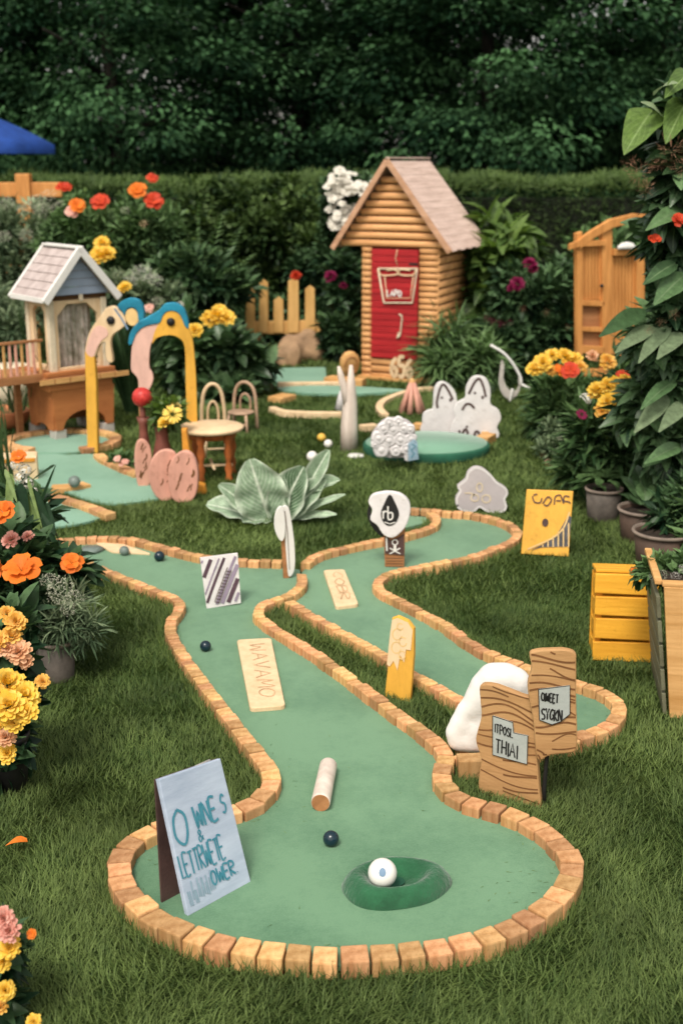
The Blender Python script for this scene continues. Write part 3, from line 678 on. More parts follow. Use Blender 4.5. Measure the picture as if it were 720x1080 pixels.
# planks lying on the greens
def flat_plank(label, corners, th=.016, text=None, seed=1, z=.013):
    q = [G(x, y, z) for x, y in corners]; c = sum(q, Vector()) / 4; c.z = z
    u = ((q[1] - q[0]) + (q[2] - q[3])).normalized(); wv = ((q[0] - q[3]) + (q[1] - q[2])).normalized()
    t = thing('lettered_plank', label, 'plank', c, (0, 0, math.atan2(u.y, u.x)))
    Mi = mat_of(t).inverted(); loc = [Mi @ p for p in q]
    # rounded far and near ends
    pts = []
    for i, p in enumerate(loc):
        a, b = loc[i - 1], loc[(i + 1) % 4]; r = .012
        pts += [p + (a - p).normalized() * r, p + ((a - p).normalized() + (b - p).normalized()) * r * .35, p + (b - p).normalized() * r]
    MB().cut([(p.x, p.y) for p in pts], th, 0, bev=.003, axis='z').put('board', M['cream_wood'], t)
    if text:
        L0, L1 = (loc[0] + loc[1]) / 2, (loc[2] + loc[3]) / 2; dn = (L1 - L0).normalized(); sd_ = Vector((-dn.y, dn.x, 0)); Wd = (loc[1] - loc[0]).length
        mb = MB(); h = Wd * .42; n_ = sum(max([p[0] for s in STROKES[c_] for p in s], default=.3) + .16 for c_ in text)
        wide = (L1 - L0).length * .80 / (n_ * h)
        write(mb, text, L0 + dn * (L1 - L0).length * .09 - sd_ * h * .35 + Vector((0, 0, th + .0012)), dn, sd_, h, .0042, (0, 0, 1), jit=.05, wide=wide, seed=seed)
        mb.put('lettering', M['faintink'], t)
    return t
flat_plank('long cream plank with faint lettering lying on the front green', [(250, 679), (286, 677), (301, 749), (264, 752)], text='WAVAMO')
flat_plank('shorter cream plank with faint lettering lying on the second green', [(341, 605), (363, 604), (378, 641), (354, 644)], text='COBR', seed=5)
flat_plank('thin plain cream strip at the far left end of the front green', [(99, 573), (128, 575), (160, 586), (118, 584)], th=.01)

# easel sign
f = Frame(197, 966, yaw=R(47), lean=R(19), z=.013)
th = f.thing('easel_sign', 'blue grey folding board with teal hand lettering at the round end of the green', 'sign')
q = [f.uv(*p) for p in [(197, 966), (263, 930), (231, 800), (166, 822)]]
MB().cut(q, .012, .006, bev=.002).put('board', M['slate'], th)
wd, ht = q[1][0], q[2][1]
mb = MB(); fw = .0058
def uvpt(a, b): return (a * wd, -.0078, b * ht + (q[1][1]) * a)
sl = (q[1][1] / wd)
ux = Vector((1, 0, sl)).normalized()
write(mb, 'O', uvpt(.10, .52), ux, (0, 0, 1), .078, .0062, seed=3, wide=.85)
write(mb, 'WNE', uvpt(.42, .585), ux, (0, 0, 1), .050, fw, seed=4, wide=.62)
write(mb, 'S', uvpt(.84, .60), ux, (0, 0, 1), .042, fw * .8, seed=5, wide=.55)
write(mb, 'LETTRWETE', uvpt(.05, .28), ux, (0, 0, 1), .050, fw * .75, seed=6, wide=.43, gap=.12)
write(mb, 'OWER.', uvpt(.44, .125), ux, (0, 0, 1), .032, fw * .8, seed=7, wide=.78)
write(mb, '&', uvpt(.40, .48), ux, (0, 0, 1), .026, fw * .6, seed=8)
mb.put('lettering', M['tealink'], th)
mb = MB(); q_ = random.Random(4)
for i in range(14):
    x = .07 + .42 * i / 14; y0 = .05 + q_.uniform(0, .05); mb.quadstrip([uvpt(x, y0), uvpt(x + q_.uniform(-.01, .02), y0 + q_.uniform(.08, .16))], .004, (0, -1, 0))
mb.put('washed_out_lettering', paint('pale_teal', (.27, .38, .47), .7), th)
# rear leg, its shade put into the dark brown colour
Mi = mat_of(th).inverted(); tl, trr = Vector((q[3][0], .008, q[3][1])), Vector((q[2][0], .008, q[2][1]))
bl = Mi @ G(171, 953, .013); off = Vector((1, 0, 0)) * wd * .96
mb = MB(); A = [tl, trr, bl + off, bl]; back = Vector((0, .005, 0))
vs = [mb.bm.verts.new(p) for p in A] + [mb.bm.verts.new(p + back) for p in A]
for fc in ((0, 1, 2, 3), (7, 6, 5, 4), (0, 4, 5, 1), (1, 5, 6, 2), (2, 6, 7, 3), (3, 7, 4, 0)): mb.bm.faces.new([vs[i] for i in fc])
bmesh.ops.recalc_face_normals(mb.bm, faces=mb.bm.faces)
mb.put('rear_leg', M['darkline'], th, label='rear panel that props the board up, its shade coloured in dark brown')
MB().tube([tl + Vector((.03, .002, -.012)), tl + Vector((wd - .03, .002, -.012))], .003, 8).put('hinge', M['metal'], th)

# wood-grain planks
def grain_plank(f, outline, th_, label, tag_poly, texts, seed, extra=None):
    t = f.thing('wood_grain_sign', label, 'sign', 'wood grain plank signs at the bend of the block edgings')
    pts = f.poly(outline, 4)
    MB().cut(pts, th_, th_ / 2, bev=.004).put('board', paint('grain_board', (.47, .27, .12), .6, .25, 6, c2=(.34, .175, .07), stretch=(.3, 1, 1.5), dirt=.3), t)
    # painted grain lines follow the width of the board
    us = [p[0] for p in pts]; vs_ = [p[1] for p in pts]; u0, u1, v0, v1 = min(us), max(us), min(vs_), max(vs_)
    def span(v):
        xs = []
        for (a, b), (c_, d_) in zip(pts, pts[1:] + pts[:1]):
            if (b > v) != (d_ > v): xs.append(a + (v - b) / (d_ - b) * (c_ - a))
        return (min(xs), max(xs)) if len(xs) > 1 else None
    mb = MB(); q = random.Random(seed); nl = 17; ph = q.uniform(0, 6)
    tg = [f.uv(*p) for p in tag_poly]; t0, t1 = min(p[0] for p in tg), max(p[0] for p in tg); tv0, tv1 = min(p[1] for p in tg), max(p[1] for p in tg)
    for i in range(nl):
        v = v0 + (v1 - v0) * (i + .6) / nl; A_ = (v1 - v0) * q.uniform(.02, .055); k = q.uniform(.8, 1.5); line = []
        a0, a1 = q.choice([(0, 1), (0, 1), (0, .55), (.4, 1)])
        for s in np.linspace(a0, a1, 14):
            vv_ = v + A_ * sin(k * 3.14 * s + ph + i * .35) - .02 * (s - .5) * (v1 - v0)
            sp_ = span(min(max(vv_, v0 + .002), v1 - .002))
            if sp_ and v0 + .003 < vv_ < v1 - .004: line.append((sp_[0] + .003 + (sp_[1] - sp_[0] - .006) * s, -th_ / 2 - .001, vv_))
        if len(line) > 3: mb.quadstrip(line, q.uniform(.003, .0052), (0, -1, 0))
    mb.put('painted_grain', M['brownline'], t)
    o_ = MB().cut(tg, .003, -th_ / 2 - .001).put('name_tag', paint('tag_grey', (.40, .42, .40), .6, .12, dirt=.2), t)
    mb = MB(); e = [Vector((a, -th_ / 2 - .0046, b)) for a, b in tg]; mb.quadstrip(e + e[:1], .0022, (0, -1, 0))
    for s_, (px, py), h, w_, wide in texts:
        a = f.uv(px, py); write(mb, s_, (a[0], -th_ / 2 - .0050, a[1]), (1, 0, -.08), (0, 0, 1), h, w_, seed=seed + len(s_), wide=wide, jit=.045)
    mb.put('lettering', M['black'], t)
    return t
fF = Frame(538, 843, yaw=R(-28))
grain_plank(fF, [(507, 722), (520, 721), (535, 726), (550, 732), (563, 738), (565, 760), (567, 800), (569, 830), (570, 852), (555, 850), (530, 843), (507, 834), (506, 815), (508, 800), (503, 783), (503, 774), (508, 755), (507, 738)], .016,
            'front and left one of the two upright wood grain planks with lettered tags', [(521, 753), (542, 760), (543, 771), (558, 774), (557, 804), (521, 794)],
            [('ITPOSL', (523, 770), .024, .0032, .62), ('THIAI', (524, 791), .038, .0040, .62)], 3)
fB = Frame(577, 853, yaw=R(-4))
tb = grain_plank(fB, [(558, 689), (566, 685), (580, 684), (595, 684), (606, 688), (607, 700), (607, 740), (608, 770), (607, 789), (600, 793), (580, 795), (566, 799), (562, 760), (558, 740), (556, 720), (560, 704)], .016,
            'rear wood grain plank with lettered tag, raised on a thin black post', [(567, 725), (600, 721), (600, 751), (590, 759), (581, 762), (568, 757)],
            [('OIWEET', (570, 737), .022, .0036, .52), ('SYGKN', (570, 756), .030, .0040, .52)], 9)
a = fB.uv(577, 796); MB().tube([(a[0], .011, 0), (a[0] - .003, .012, .05), (a[0], .011, a[1]), (a[0] + .004, .011, a[1] + .12)], .0055, 10).put('post', M['black'], tb)

# white hooded figure: soft blob
def blob(name, balls, voxel, loc, material, label, cat, squash=None):
    mb = MB()
    for c_, r_, sc_ in balls: mb.ball(c_, r_, sc_, 16, 10)
    me = mb.mesh(name); o = bpy.data.objects.new(name, me); COL.objects.link(o)
    m_ = o.modifiers.new('r', 'REMESH'); m_.mode = 'VOXEL'; m_.voxel_size = voxel; m_.use_smooth_shade = True
    s_ = o.modifiers.new('s', 'SMOOTH'); s_.iterations = 32; s_.factor = .6
    dg = bpy.context.evaluated_depsgraph_get(); m2 = bpy.data.meshes.new_from_object(o.evaluated_get(dg)); bpy.data.objects.remove(o)
    for p in m2.polygons: p.use_smooth = True
    o = link(name, m2, M[material]); o.location = loc; props(o, label, cat); return o
fs = Frame(512, 803, yaw=0)
def fp(px, py): a = fs.uv(px, py); return (a[0], 0, a[1])
pz = pxm(1, fs.o.y + .9)
balls = []
for px, py, r, sy in [(484, 780, 14, .8), (481, 772, 13, .8), (487, 762, 14, .8), (492, 750, 13, .8), (497, 780, 15, .9), (503, 768, 16, .9), (500, 745, 15, .9), (505, 735, 16, .9), (510, 724, 16, .9), (520, 716, 18, 1), (532, 716, 18, 1), (543, 720, 17, 1), (550, 728, 14, .9), (520, 735, 22, .95), (535, 740, 20, .9), (520, 760, 20, .9), (515, 785, 14, .9)]:
    c_ = fp(px, py); balls.append((c_, pxm(r, 3.35) , (1, sy, 1)))
blob('hooded_sculpture', balls, .006, fs.o, 'white', 'smooth white stooping hooded sculpture behind the wood grain planks', 'sculpture')
g = G(496, 818); o = MB().box((0, 0, .028), (.075, .05, .056), (0, 0, R(4)), .004).put('wood_block', M['edging']); o.location = g
props(o, 'single loose orange wooden block at the foot of the white hooded sculpture', 'block')

# cream and yellow plate standing in the lawn strip
f = Frame(406, 735, yaw=R(-24), lean=R(4)); th = f.thing('standing_plate', 'upright yellow plate with a cream upper part and pale swirls in the lawn strip', 'sign')
out = f.poly([(406, 734), (411, 690), (414, 651), (420, 649), (431, 654), (437, 662), (437, 690), (433, 741)])
MB().cut(out, .014, .007, bev=.003).put('board', M['yellow'], th)
MB().cut(f.poly([(409, 700), (412, 670), (414.5, 653), (420, 651), (431, 656), (436, 664), (434, 685), (429, 684), (427, 698), (423, 690), (420, 706), (416, 696), (412, 702)]), .0025, -.0072).put('cream_coat', M['cream_wood'], th)
mb = MB()
for cx, cy, rr_ in [(420, 668, 5), (426, 676, 4), (419, 682, 5), (425, 690, 3.5), (423, 660, 3)]:
    mb.quadstrip([(*(lambda a: (a[0], -.0105, a[1]))(f.uv(cx + rr_ * cos(t_), cy + rr_ * 1.2 * sin(t_))),) for t_ in np.linspace(.3, 5.6, 12)], .0035, (0, -1, 0))
mb.put('swirl', M['pale_yellow'], th)

# paddle sign with round face
f = Frame(412, 601, yaw=R(-6)); th = f.thing('paddle_sign', 'paddle with a round white face and black drop emblem beside the second green', 'sign')
MB().cut(f.poly([(404, 552), (427, 552), (426, 600), (406, 600)]), .02, .012, bev=.002).put('post', M['pine_dark'], th)
MB().cut(f.poly([(392, 521), (400, 518), (412, 517), (424, 520), (432, 529), (432, 543), (426, 556), (415, 565), (405, 562), (398, 552), (391, 546), (393, 536), (389, 528)], 4), .026, -.004, bev=.004).put('face', M['chalk'], th)
MB().cut(f.poly([(390, 530), (392, 548), (399, 556), (408, 566), (402, 566), (392, 556), (387, 543)], 3), .016, .016, bev=.002).put('back_rim', M['black'], th)
MB().cut(f.poly([(411.5, 519.5), (417, 528), (421, 539), (418, 548), (411, 552), (404.5, 548), (402, 539), (406, 528)], 4), .003, -.0305).put('drop_emblem', M['black'], th)
mb = MB(); a = f.uv(404.5, 545); write(mb, 'rb', (a[0], -.0345, a[1]), (1, 0, 0), (0, 0, 1), .054, .0062, seed=2, wide=.8, gap=.1)
a = f.uv(406, 548); b_ = f.uv(417, 548); mb.quadstrip([(a[0], -.0345, a[1]), ((a[0] + b_[0]) / 2, -.0345, a[1] - .007), (b_[0], -.0345, a[1])], .004, (0, -1, 0))
mb.put('monogram', M['white'], th)
MB().cut(f.poly([(406, 563), (412, 569), (420, 566), (426, 562), (426, 585), (406, 583)]), .003, -.0085).put('plaque', M['darkline'], th)
mb = MB()
for px, py in [(416.5, 571)]: a = f.uv(px, py); mb.quadstrip([(a[0] + .011 * cos(t_), -.0135, a[1] + .011 * sin(t_)) for t_ in np.linspace(0, 6.3, 14)], .0045, (0, -1, 0))
a = f.uv(416.5, 574); mb.quadstrip([(a[0], -.0137, a[1]), (a[0], -.0137, a[1] - .022)], .011, (0, -1, 0))
a = f.uv(411, 583); b_ = f.uv(422, 577); mb.quadstrip([(a[0], -.0139, a[1]), (b_[0], -.0139, b_[1])], .005, (0, -1, 0)); a = f.uv(422, 583); b_ = f.uv(411, 577); mb.quadstrip([(a[0], -.0141, a[1]), (b_[0], -.0141, b_[1])], .005, (0, -1, 0))
a = f.uv(408, 580); b_ = f.uv(407.5, 566); mb.quadstrip([(a[0], -.0137, a[1]), (b_[0], -.0137, b_[1])], .006, (0, -1, 0))
mb.put('stick_figure_mark', M['white'], th)
mb = MB()
for i in range(4): a = f.uv(407, 588 + i * 3); b_ = f.uv(425, 588 + i * 3); mb.quadstrip([(a[0], -.009, a[1]), (b_[0], -.009, b_[1])], .002, (0, -1, 0))
mb.put('painted_line', M['black'], th)

# twin white blades on a brown stake
f = Frame(303, 613, yaw=R(8)); th = f.thing('feather_marker', 'two narrow white blades on a brown stake at the corner of the front green', 'marker')
MB().cut(f.poly([(296, 565), (304, 565), (307, 608), (299, 612)]), .016, .010, bev=.002).put('stake', M['pine_dark'], th)
MB().cut(f.poly([(292, 535), (297, 533), (300, 545), (300, 562), (297, 569), (293, 566), (289, 556), (289, 544)], 4), .012, -.012, bev=.003).put('blade', M['white'], th)
MB().cut(f.poly([(298, 534), (304, 535), (307, 548), (310, 570), (311, 592), (309, 604), (304, 607), (302, 590), (300, 565), (298, 548)], 3), .014, .004, bev=.003).put('blade', M['white'], th)
mb = MB(); mb.quadstrip([(lambda a: (a[0], -.0115, a[1]))(f.uv(*p)) for p in [(300, 538), (303, 560), (305, 600)]], .003, (0, -1, 0)); mb.put('dark_seam', M['grey_ink'], th)

# striped board
f = Frame(236, 640, yaw=R(18), lean=R(10), z=.013); th = f.thing('striped_board', 'small leaning board covered in slanting purple and white stripes on the front green', 'sign')
co = [(218, 642), (254, 636), (250.5, 583), (211, 588)]
MB().cut([f.uv(*p) for p in co], .008, .004, bev=.0015).put('board', M['chalk'], th)
A_, B_, C_, D_ = [Vector((*f.uv(*p), 0)) for p in co]
def bil(s, t_): p = A_.lerp(B_, s).lerp(D_.lerp(C_, s), t_); return (p.x, -.0055, p.y)
def clip_line(s0, t0, s1, t1):
    pts = [(s0 + (s1 - s0) * k / 20, t0 + (t1 - t0) * k / 20) for k in range(21)]
    return [bil(a, b) for a, b in pts if .01 < a < .99 and .01 < b < .99]
lil = paint('lilac_stripe', (.30, .24, .32), .6, .2); dkp = paint('dark_plum', (.10, .055, .075), .6, .3)
for k, (c0, wdt, mt) in enumerate([(-.62, .013, dkp), (-.42, .007, lil), (-.20, .014, dkp), (.02, .006, lil), (.16, .010, dkp), (.46, .010, lil), (.62, .015, lil), (.80, .016, dkp), (1.0, .010, lil), (1.15, .008, dkp)]):
    ln_ = clip_line(c0 - .1, -.05, c0 + .75, 1.05) if False else clip_line(-c0 * .0 + c0 - .25, -.05, c0 + .55, 1.05)
    if len(ln_) > 1:
        mb = MB(); mb.quadstrip([(x, y - .0002 * k, z) for x, y, z in ln_], wdt, (0, -1, 0)); mb.put('stripe', mt, th)
mb = MB()
for i in range(11):
    s_, t_ = .30 + .44 * i / 11, .10 + .62 * i / 11; p = Vector(bil(s_, t_)); mb.quadstrip([p + Vector((-.009, -.004, .003)), p + Vector((.011, -.004, -.002))], .003, (0, -1, 0))
    for e in (-1, 1): q2 = Vector(bil(s_ + .05 * e, t_ - .03 * e)); q3 = Vector(bil(s_ + .05 * e + .04, t_ - .03 * e + .056)); mb.quadstrip([q2 + Vector((0, -.004, 0)), q3 + Vector((0, -.004, 0))], .003, (0, -1, 0))
mb.put('ladder_mark', M['darkline'], th)

# yellow lettered board
f = Frame(574, 586, yaw=R(-9), lean=R(14)); th = f.thing('lettered_board', 'yellow square board with a dark curved corner and looping letters standing on the right lawn', 'sign')
co = [(549, 584), (599, 587), (604, 518), (555, 516)]
MB().cut([f.uv(*p) for p in co], .024, .012, bev=.003).put('board', M['yellow'], th)
MB().cut(f.poly([(599, 543), (602, 545), (599, 576), (570, 577), (560, 580), (574, 573), (588, 562)]), .003, -.0125).put('dark_corner', paint('corner_dark', (.10, .10, .11), .6, .4, 20), th)
mb = MB(); line = lambda *ps: [(lambda a: (a[0], -.0165, a[1]))(f.uv(*p)) for p in ps]
mb.quadstrip(smooth_line(line((600, 540), (594, 556), (584, 566), (570, 573), (556, 579)), 4), .006, (0, -1, 0)); mb.put('cream_curve', M['pale_yellow'], th)
mb = MB()
for x in range(0, 6): mb.quadstrip(line((572 + x * 5.4, 577), (572 + x * 5.4, 574 - x * 4.5)), .005, (0, -1, 0))
mb.put('pale_bar', M['pale_yellow'], th)
mb = MB()
for ps in [((561, 523), (563, 529), (569, 530), (571, 525)), ((572, 531), (577, 524), (581, 527), (577, 533), (573, 532)), ((584, 532), (585, 524), (590, 522), (592, 526), (594, 531)), ((600, 524), (595, 523), (594, 528), (599, 529), (601, 531)), ((562, 522), (566, 521)), ((586, 528), (591, 528))]:
    mb.quadstrip(smooth_line(line(*ps), 4), .0055, (0, -1, 0))
mb.put('lettering', M['darkline'], th)
a = f.uv(574.5, 551); mb = MB(); mb.cut([(a[0] + .013 * cos(t_), a[1] + .017 * sin(t_)) for t_ in np.linspace(0, 6.28, 20)[:-1]], .003, -.0125); mb.put('round_dot', M['darkline'], th)

# triangular white cutout with loops
def wcut(name, label, base, outline, marks, yaw=0, thick=.03, mark_w=.008, mark_mat='darkline', cat='cutout', material='lilac', sm=4, edge=None, group=None):
    f = Frame(*base, yaw=R(yaw)); t = f.thing(name, label, cat, group)
    pts = f.poly(outline, sm)
    MB().cut(pts, thick, thick / 2, bev=.004).put('panel', M[material], t)
    if edge:
        mb = MB(); c_ = Vector((sum(p[0] for p in pts) / len(pts), 0, sum(p[1] for p in pts) / len(pts)))
        e = [Vector((a, 0, b)).lerp(c_, .045) + Vector((0, -thick / 2 - .001, 0)) for a, b in pts]; mb.quadstrip(e + e[:2], .010, (0, -1, 0)); mb.put('painted_edge', M[edge], t)
    if marks:
        mb = MB()
        for ps in marks:
            ln_ = [(lambda a: (a[0], -thick / 2 - .0025, a[1]))(f.uv(*p)) for p in ps]
            mb.quadstrip(smooth_line(ln_, 5) if len(ln_) > 2 else ln_, mark_w, (0, -1, 0))
        mb.put('painted_lettering', M[mark_mat], t)
    return f, t
def loop(cx, cy, rx_, ry_, n=9): return [(cx + rx_ * cos(t_), cy + ry_ * sin(t_)) for t_ in np.linspace(0, 2 * pi, n)]
wcut('cloud_cutout', 'grey white rounded triangular cutout with three loops standing behind the second green', (507, 541), [(481, 534), (480, 525), (484, 517), (482, 512), (490, 505), (493, 497), (500, 492), (508, 493), (516, 499), (524, 508), (533, 514), (535, 520), (532, 526), (534, 535), (528, 540), (514, 539), (505, 534), (498, 539), (487, 538)],
     [loop(500, 524, 4, 3.5), loop(512, 525, 4.5, 4), loop(505, 513, 3, 4.5), [(489, 519), (495, 519), (500, 521)]], mark_w=.007, mark_mat='cream', edge='chalk')
# cat cutouts
wcut('cat_cutout', 'larger white cat shaped cutout behind the round green mat, right one of the pair', (504, 463), [(478, 462), (476, 448), (480, 440), (478, 432), (482, 424), (490, 419), (491, 408), (497, 398), (505, 396), (513, 400), (517, 412), (517, 426), (525, 432), (528, 441), (524, 450), (526, 458), (520, 462)],
     [[(494, 415), (500, 403), (505, 399), (509, 406), (512, 418)], [(500, 413), (501, 415)], [(508, 417), (509, 420)], [(487, 432), (491, 426), (496, 426), (500, 430)], [(484, 453), (485, 460)], [(487, 458), (490, 452), (493, 456), (489, 460), (487, 458)], [(491, 450), (493, 449)], [(500, 460), (501, 455), (504, 455), (506, 460)]], yaw=-6, mark_w=.014, material='chalk')
wcut('cat_cutout', 'smaller white cat shaped cutout behind the round green mat, left one of the pair', (464, 459), [(446, 457), (445, 446), (446, 436), (452, 432), (456, 430), (457, 413), (460, 405), (466, 402), (474, 406), (480, 414), (482, 425), (484, 440), (486, 458)],
     [[(460, 424), (463, 411), (467, 405), (472, 411), (477, 421)], [(465, 418), (466, 420)], [(474, 420), (475, 423)], [(461, 430), (460, 424)]], mark_w=.014, thick=.024, material='chalk')
# fluffy cutout: overlapping white roses
f = Frame(416, 484, z=.06); th = f.thing('fluffy_cutout', 'rounded white cluster of blossom discs standing on the round green mat', 'cutout')
MB().cut(f.poly([(394, 476), (391, 462), (396, 452), (405, 443), (418, 441), (430, 444), (437, 453), (438, 468), (434, 480), (420, 483), (404, 482)], 4), .03, .03, bev=.004).put('backing', M['lilac'], th)
q = random.Random(5)
for i, (px, py, r) in enumerate([(402, 474, 8), (417, 475, 6), (428, 473, 6), (399, 461, 7), (410, 464, 7), (422, 463, 7), (433, 462, 6), (404, 451, 6), (414, 452, 7), (425, 451, 6), (432, 452, 5), (410, 445, 5), (420, 444, 5), (430, 482, 4), (395, 468, 4)]):
    a = f.uv(px, py); rr_ = pxm(r, 7.2)
    mb = MB(); mb.lathe([(rr_, 0), (rr_ * .95, .012), (rr_ * .7, .022), (rr_ * .5, .014), (rr_ * .3, .022), (0, .024)], n=18, wob=lambda t_, z: 1 + .06 * sin(5 * t_ + i))
    me = mb.mesh('blossom_disc'); me.transform(Matrix.Translation((a[0], -.001 - .0015 * (i % 4), a[1])) @ Matrix.Rotation(pi / 2, 4, 'X')); link('blossom_disc', me, M['chalk'], th)
f = Frame(435, 487, z=.06); th = f.thing('painted_tag', 'small pale blue tag with dark scribbles leaning before the white fluffy cutout', 'tag')
MB().cut(f.poly([(430, 486), (441, 484), (440, 466), (436, 463), (430, 468)]), .012, 0, bev=.002).put('board', paint('tag_blue', (.30, .42, .52), .6, .3, 60), th)
mb = MB(); mb.quadstrip([(lambda a: (a[0], -.0135, a[1]))(f.uv(*p)) for p in [(433, 482), (437, 478), (433, 474), (438, 470), (434, 468)]], .006, (0, -1, 0)); mb.put('scribble', M['tealink'], th)
# small cone
g = G(434, 435); th = thing('wooden_cone', 'small pinkish cone of wooden slats on the far lawn left of the white cats', 'ornament', g)
for k in range(7):
    a = 2 * pi * k / 7; MB().tube([(.075 * cos(a), .075 * sin(a), 0), (.012 * cos(a), .012 * sin(a), .205)], [.024, .009], 6).put('slat', M['pink'], th)
MB().lathe([(.02, .195), (.022, .205), (.010, .225), (0, .232)], n=10).put('cap', M['pine'], th)

# forked driftwood post
f = Frame(392, 475) if False else Frame(372, 475); th = f.thing('driftwood_post', 'tall thin forked whitewashed driftwood post on the far lawn', 'post')
mb = MB()
mb.tube([(lambda a: (a[0], 0, a[1]))(f.uv(*p)) for p in [(368, 476), (368, 450), (369, 425), (370, 405), (370, 385)]], [.052, .05, .042, .026, .010], 10)
mb.put('trunk', M['whitewash'], th)
MB().tube([(lambda a: (a[0], -.01, a[1]))(f.uv(*p)) for p in [(367, 430), (363, 410), (359, 395), (357, 386)]], [.026, .022, .018, .008], 8).put('branch', M['whitewash'], th)
MB().tube([(lambda a: (a[0], .22, a[1]))(f.uv(*p)) for p in [(359, 440), (361, 425), (364, 412)]], [.035, .026, .012], 8).put('branch', M['chalk'], th)
# ------------------------------------------------------------------ picket fence, boulders, log slice
M['picketwood'] = wood('picket_wood', (.66, .40, .15), (.52, .28, .08), 'z', .6, 9, dirt=.3)
f = Frame(306, 375, yaw=R(-4)); th = f.thing('picket_fence', 'short yellow picket fence of uneven pickets above the brown boulder', 'fence')
MB().cut(f.poly([(260, 339), (345, 337), (352, 344), (349, 352), (262, 352)]), .035, .0, bev=.006).put('rail', M['picketwood'], th)
for x0, x1, t_ in [(260, 270, 303), (274, 284, 294), (289, 300, 312), (304, 316, 292), (322, 333, 300)]:
    MB().cut(f.poly([(x0, 350), (x1, 350), (x1 - .5, t_ + 4), ((x0 + x1) / 2, t_), (x0 + .5, t_ + 4)]), .025, -.037, bev=.004).put('picket', M['picketwood'], th)
for x in (270, 338): MB().cut(f.poly([(x, 376), (x + 7, 376), (x + 7, 345), (x, 345)]), .03, .032, bev=.004).put('post', M['pine_dark'], th)
def boulder(label, px, py, wpx, hpx, seed, dep=.7, material='stone', name='boulder', group=None, cat='rock'):
    g = G(px, py); rx_ = pxm(wpx / 2, g.y + .3); h = pxm(hpx, g.y + .3); q = random.Random(seed)
    bm = bmesh.new(); bmesh.ops.create_icosphere(bm, subdivisions=4, radius=1)
    from mathutils import noise as mn
    for v in bm.verts:
        p = v.co.copy(); n_ = mn.noise(p * 1.1 + Vector((seed, 0, 0))) * .35 + mn.noise(p * 3 + Vector((0, seed, 0))) * .12
        c_ = mn.cell(p * 1.6 + Vector((seed, 2, 5))) * .08
        v.co = p * (1 + n_ + c_); v.co.x *= rx_; v.co.y *= rx_ * dep; v.co.z = v.co.z * h * .62 + h * .38
    for f_ in bm.faces: f_.smooth = True
    me = bpy.data.meshes.new(name); bm.to_mesh(me); bm.free(); o = link(name, me, M[material]); o.location = (g.x, g.y + rx_ * dep * .8, 0)
    return props(o, label, cat, group)
boulder('large tan boulder with a flat top under the yellow picket fence', 320, 381, 42, 30, 3, group='boulders under the picket fence')
boulder('smaller darker boulder left of the large tan one', 303, 386, 26, 26, 8, group='boulders under the picket fence')
g = G(366, 398); th = thing('log_slice', 'round slice of log leaning against the left wall of the log playhouse', 'log', g, (R(12), 0, R(20)))
me = MB().lathe([(0, 0), (.098, 0), (.102, .01), (.102, .05), (.095, .056), (0, .058)], n=24, sx=.72, sy=1, wob=lambda a, z: 1 + .03 * sin(3 * a)).mesh('slice'); me.transform(Matrix.Translation((0, 0, .12)) @ Matrix.Rotation(pi / 2, 4, 'X')); link('slice', me, M['pine'], th)
me = MB().lathe([(.07, .0), (.074, .004), (.07, .008)], n=24, sx=.72, sy=1).mesh('growth_ring'); me.transform(Matrix.Translation((0, -.056, .12)) @ Matrix.Rotation(pi / 2, 4, 'X')); link('growth_ring', me, M['pine_dark'], th)

# ------------------------------------------------------------------ yellow slatted crate and planter at the right
f = Frame(657, 697, yaw=R(-6), lean=R(7)); th = f.thing('slatted_crate', 'bright yellow slatted crate standing upright on the right lawn', 'crate')
rows = [(697, 675.5), (674, 651), (649.5, 628), (626.5, 604)]
for yb, yt in rows:
    MB().cut(f.poly([(626 if yb < 690 else 624, yb - 2), (690, yb + 1), (691, yt + 2), (627 if yb < 690 else 624, yt)]), .016, 0, bev=.003).put('front_slat', M['yellow_wood'], th)
a, b_, c_, d_ = f.uv(628, 604), f.uv(692, 606), f.uv(624, 697), f.uv(690, 697)
W_, H_ = b_[0] - a[0], a[1]
for x in (c_[0] + .012, d_[0] - .012):
    MB().box((x, .012, H_ / 2), (.024, .024, H_ - .01), None, .003).put('upright', M['yellow_wood'], th)
    MB().box((x, .125, H_ / 2), (.024, .02, H_ - .03), None, .003).put('upright', M['yellow_wood'], th)
    for k in range(4): MB().box((x + (.006 if x > 0 else -.006), .075, .035 + k * H_ / 4.2), (.008, .10, .045), None, .002).put('side_slat', M['yellow_wood'], th)
for k in range(3): MB().box(((a[0] + b_[0]) / 2, .022 + k * .045, H_ + .006 - .002 * k), (W_, .040, .012), (R(-4), 0, 0), .003).put('top_slat', M['yellow_wood'], th)
MB().box(((c_[0] + d_[0]) / 2, .138, H_ / 2), (W_ - .02, .01, H_ - .04), None, .002).put('back_panel', M['yellow_wood'], th)
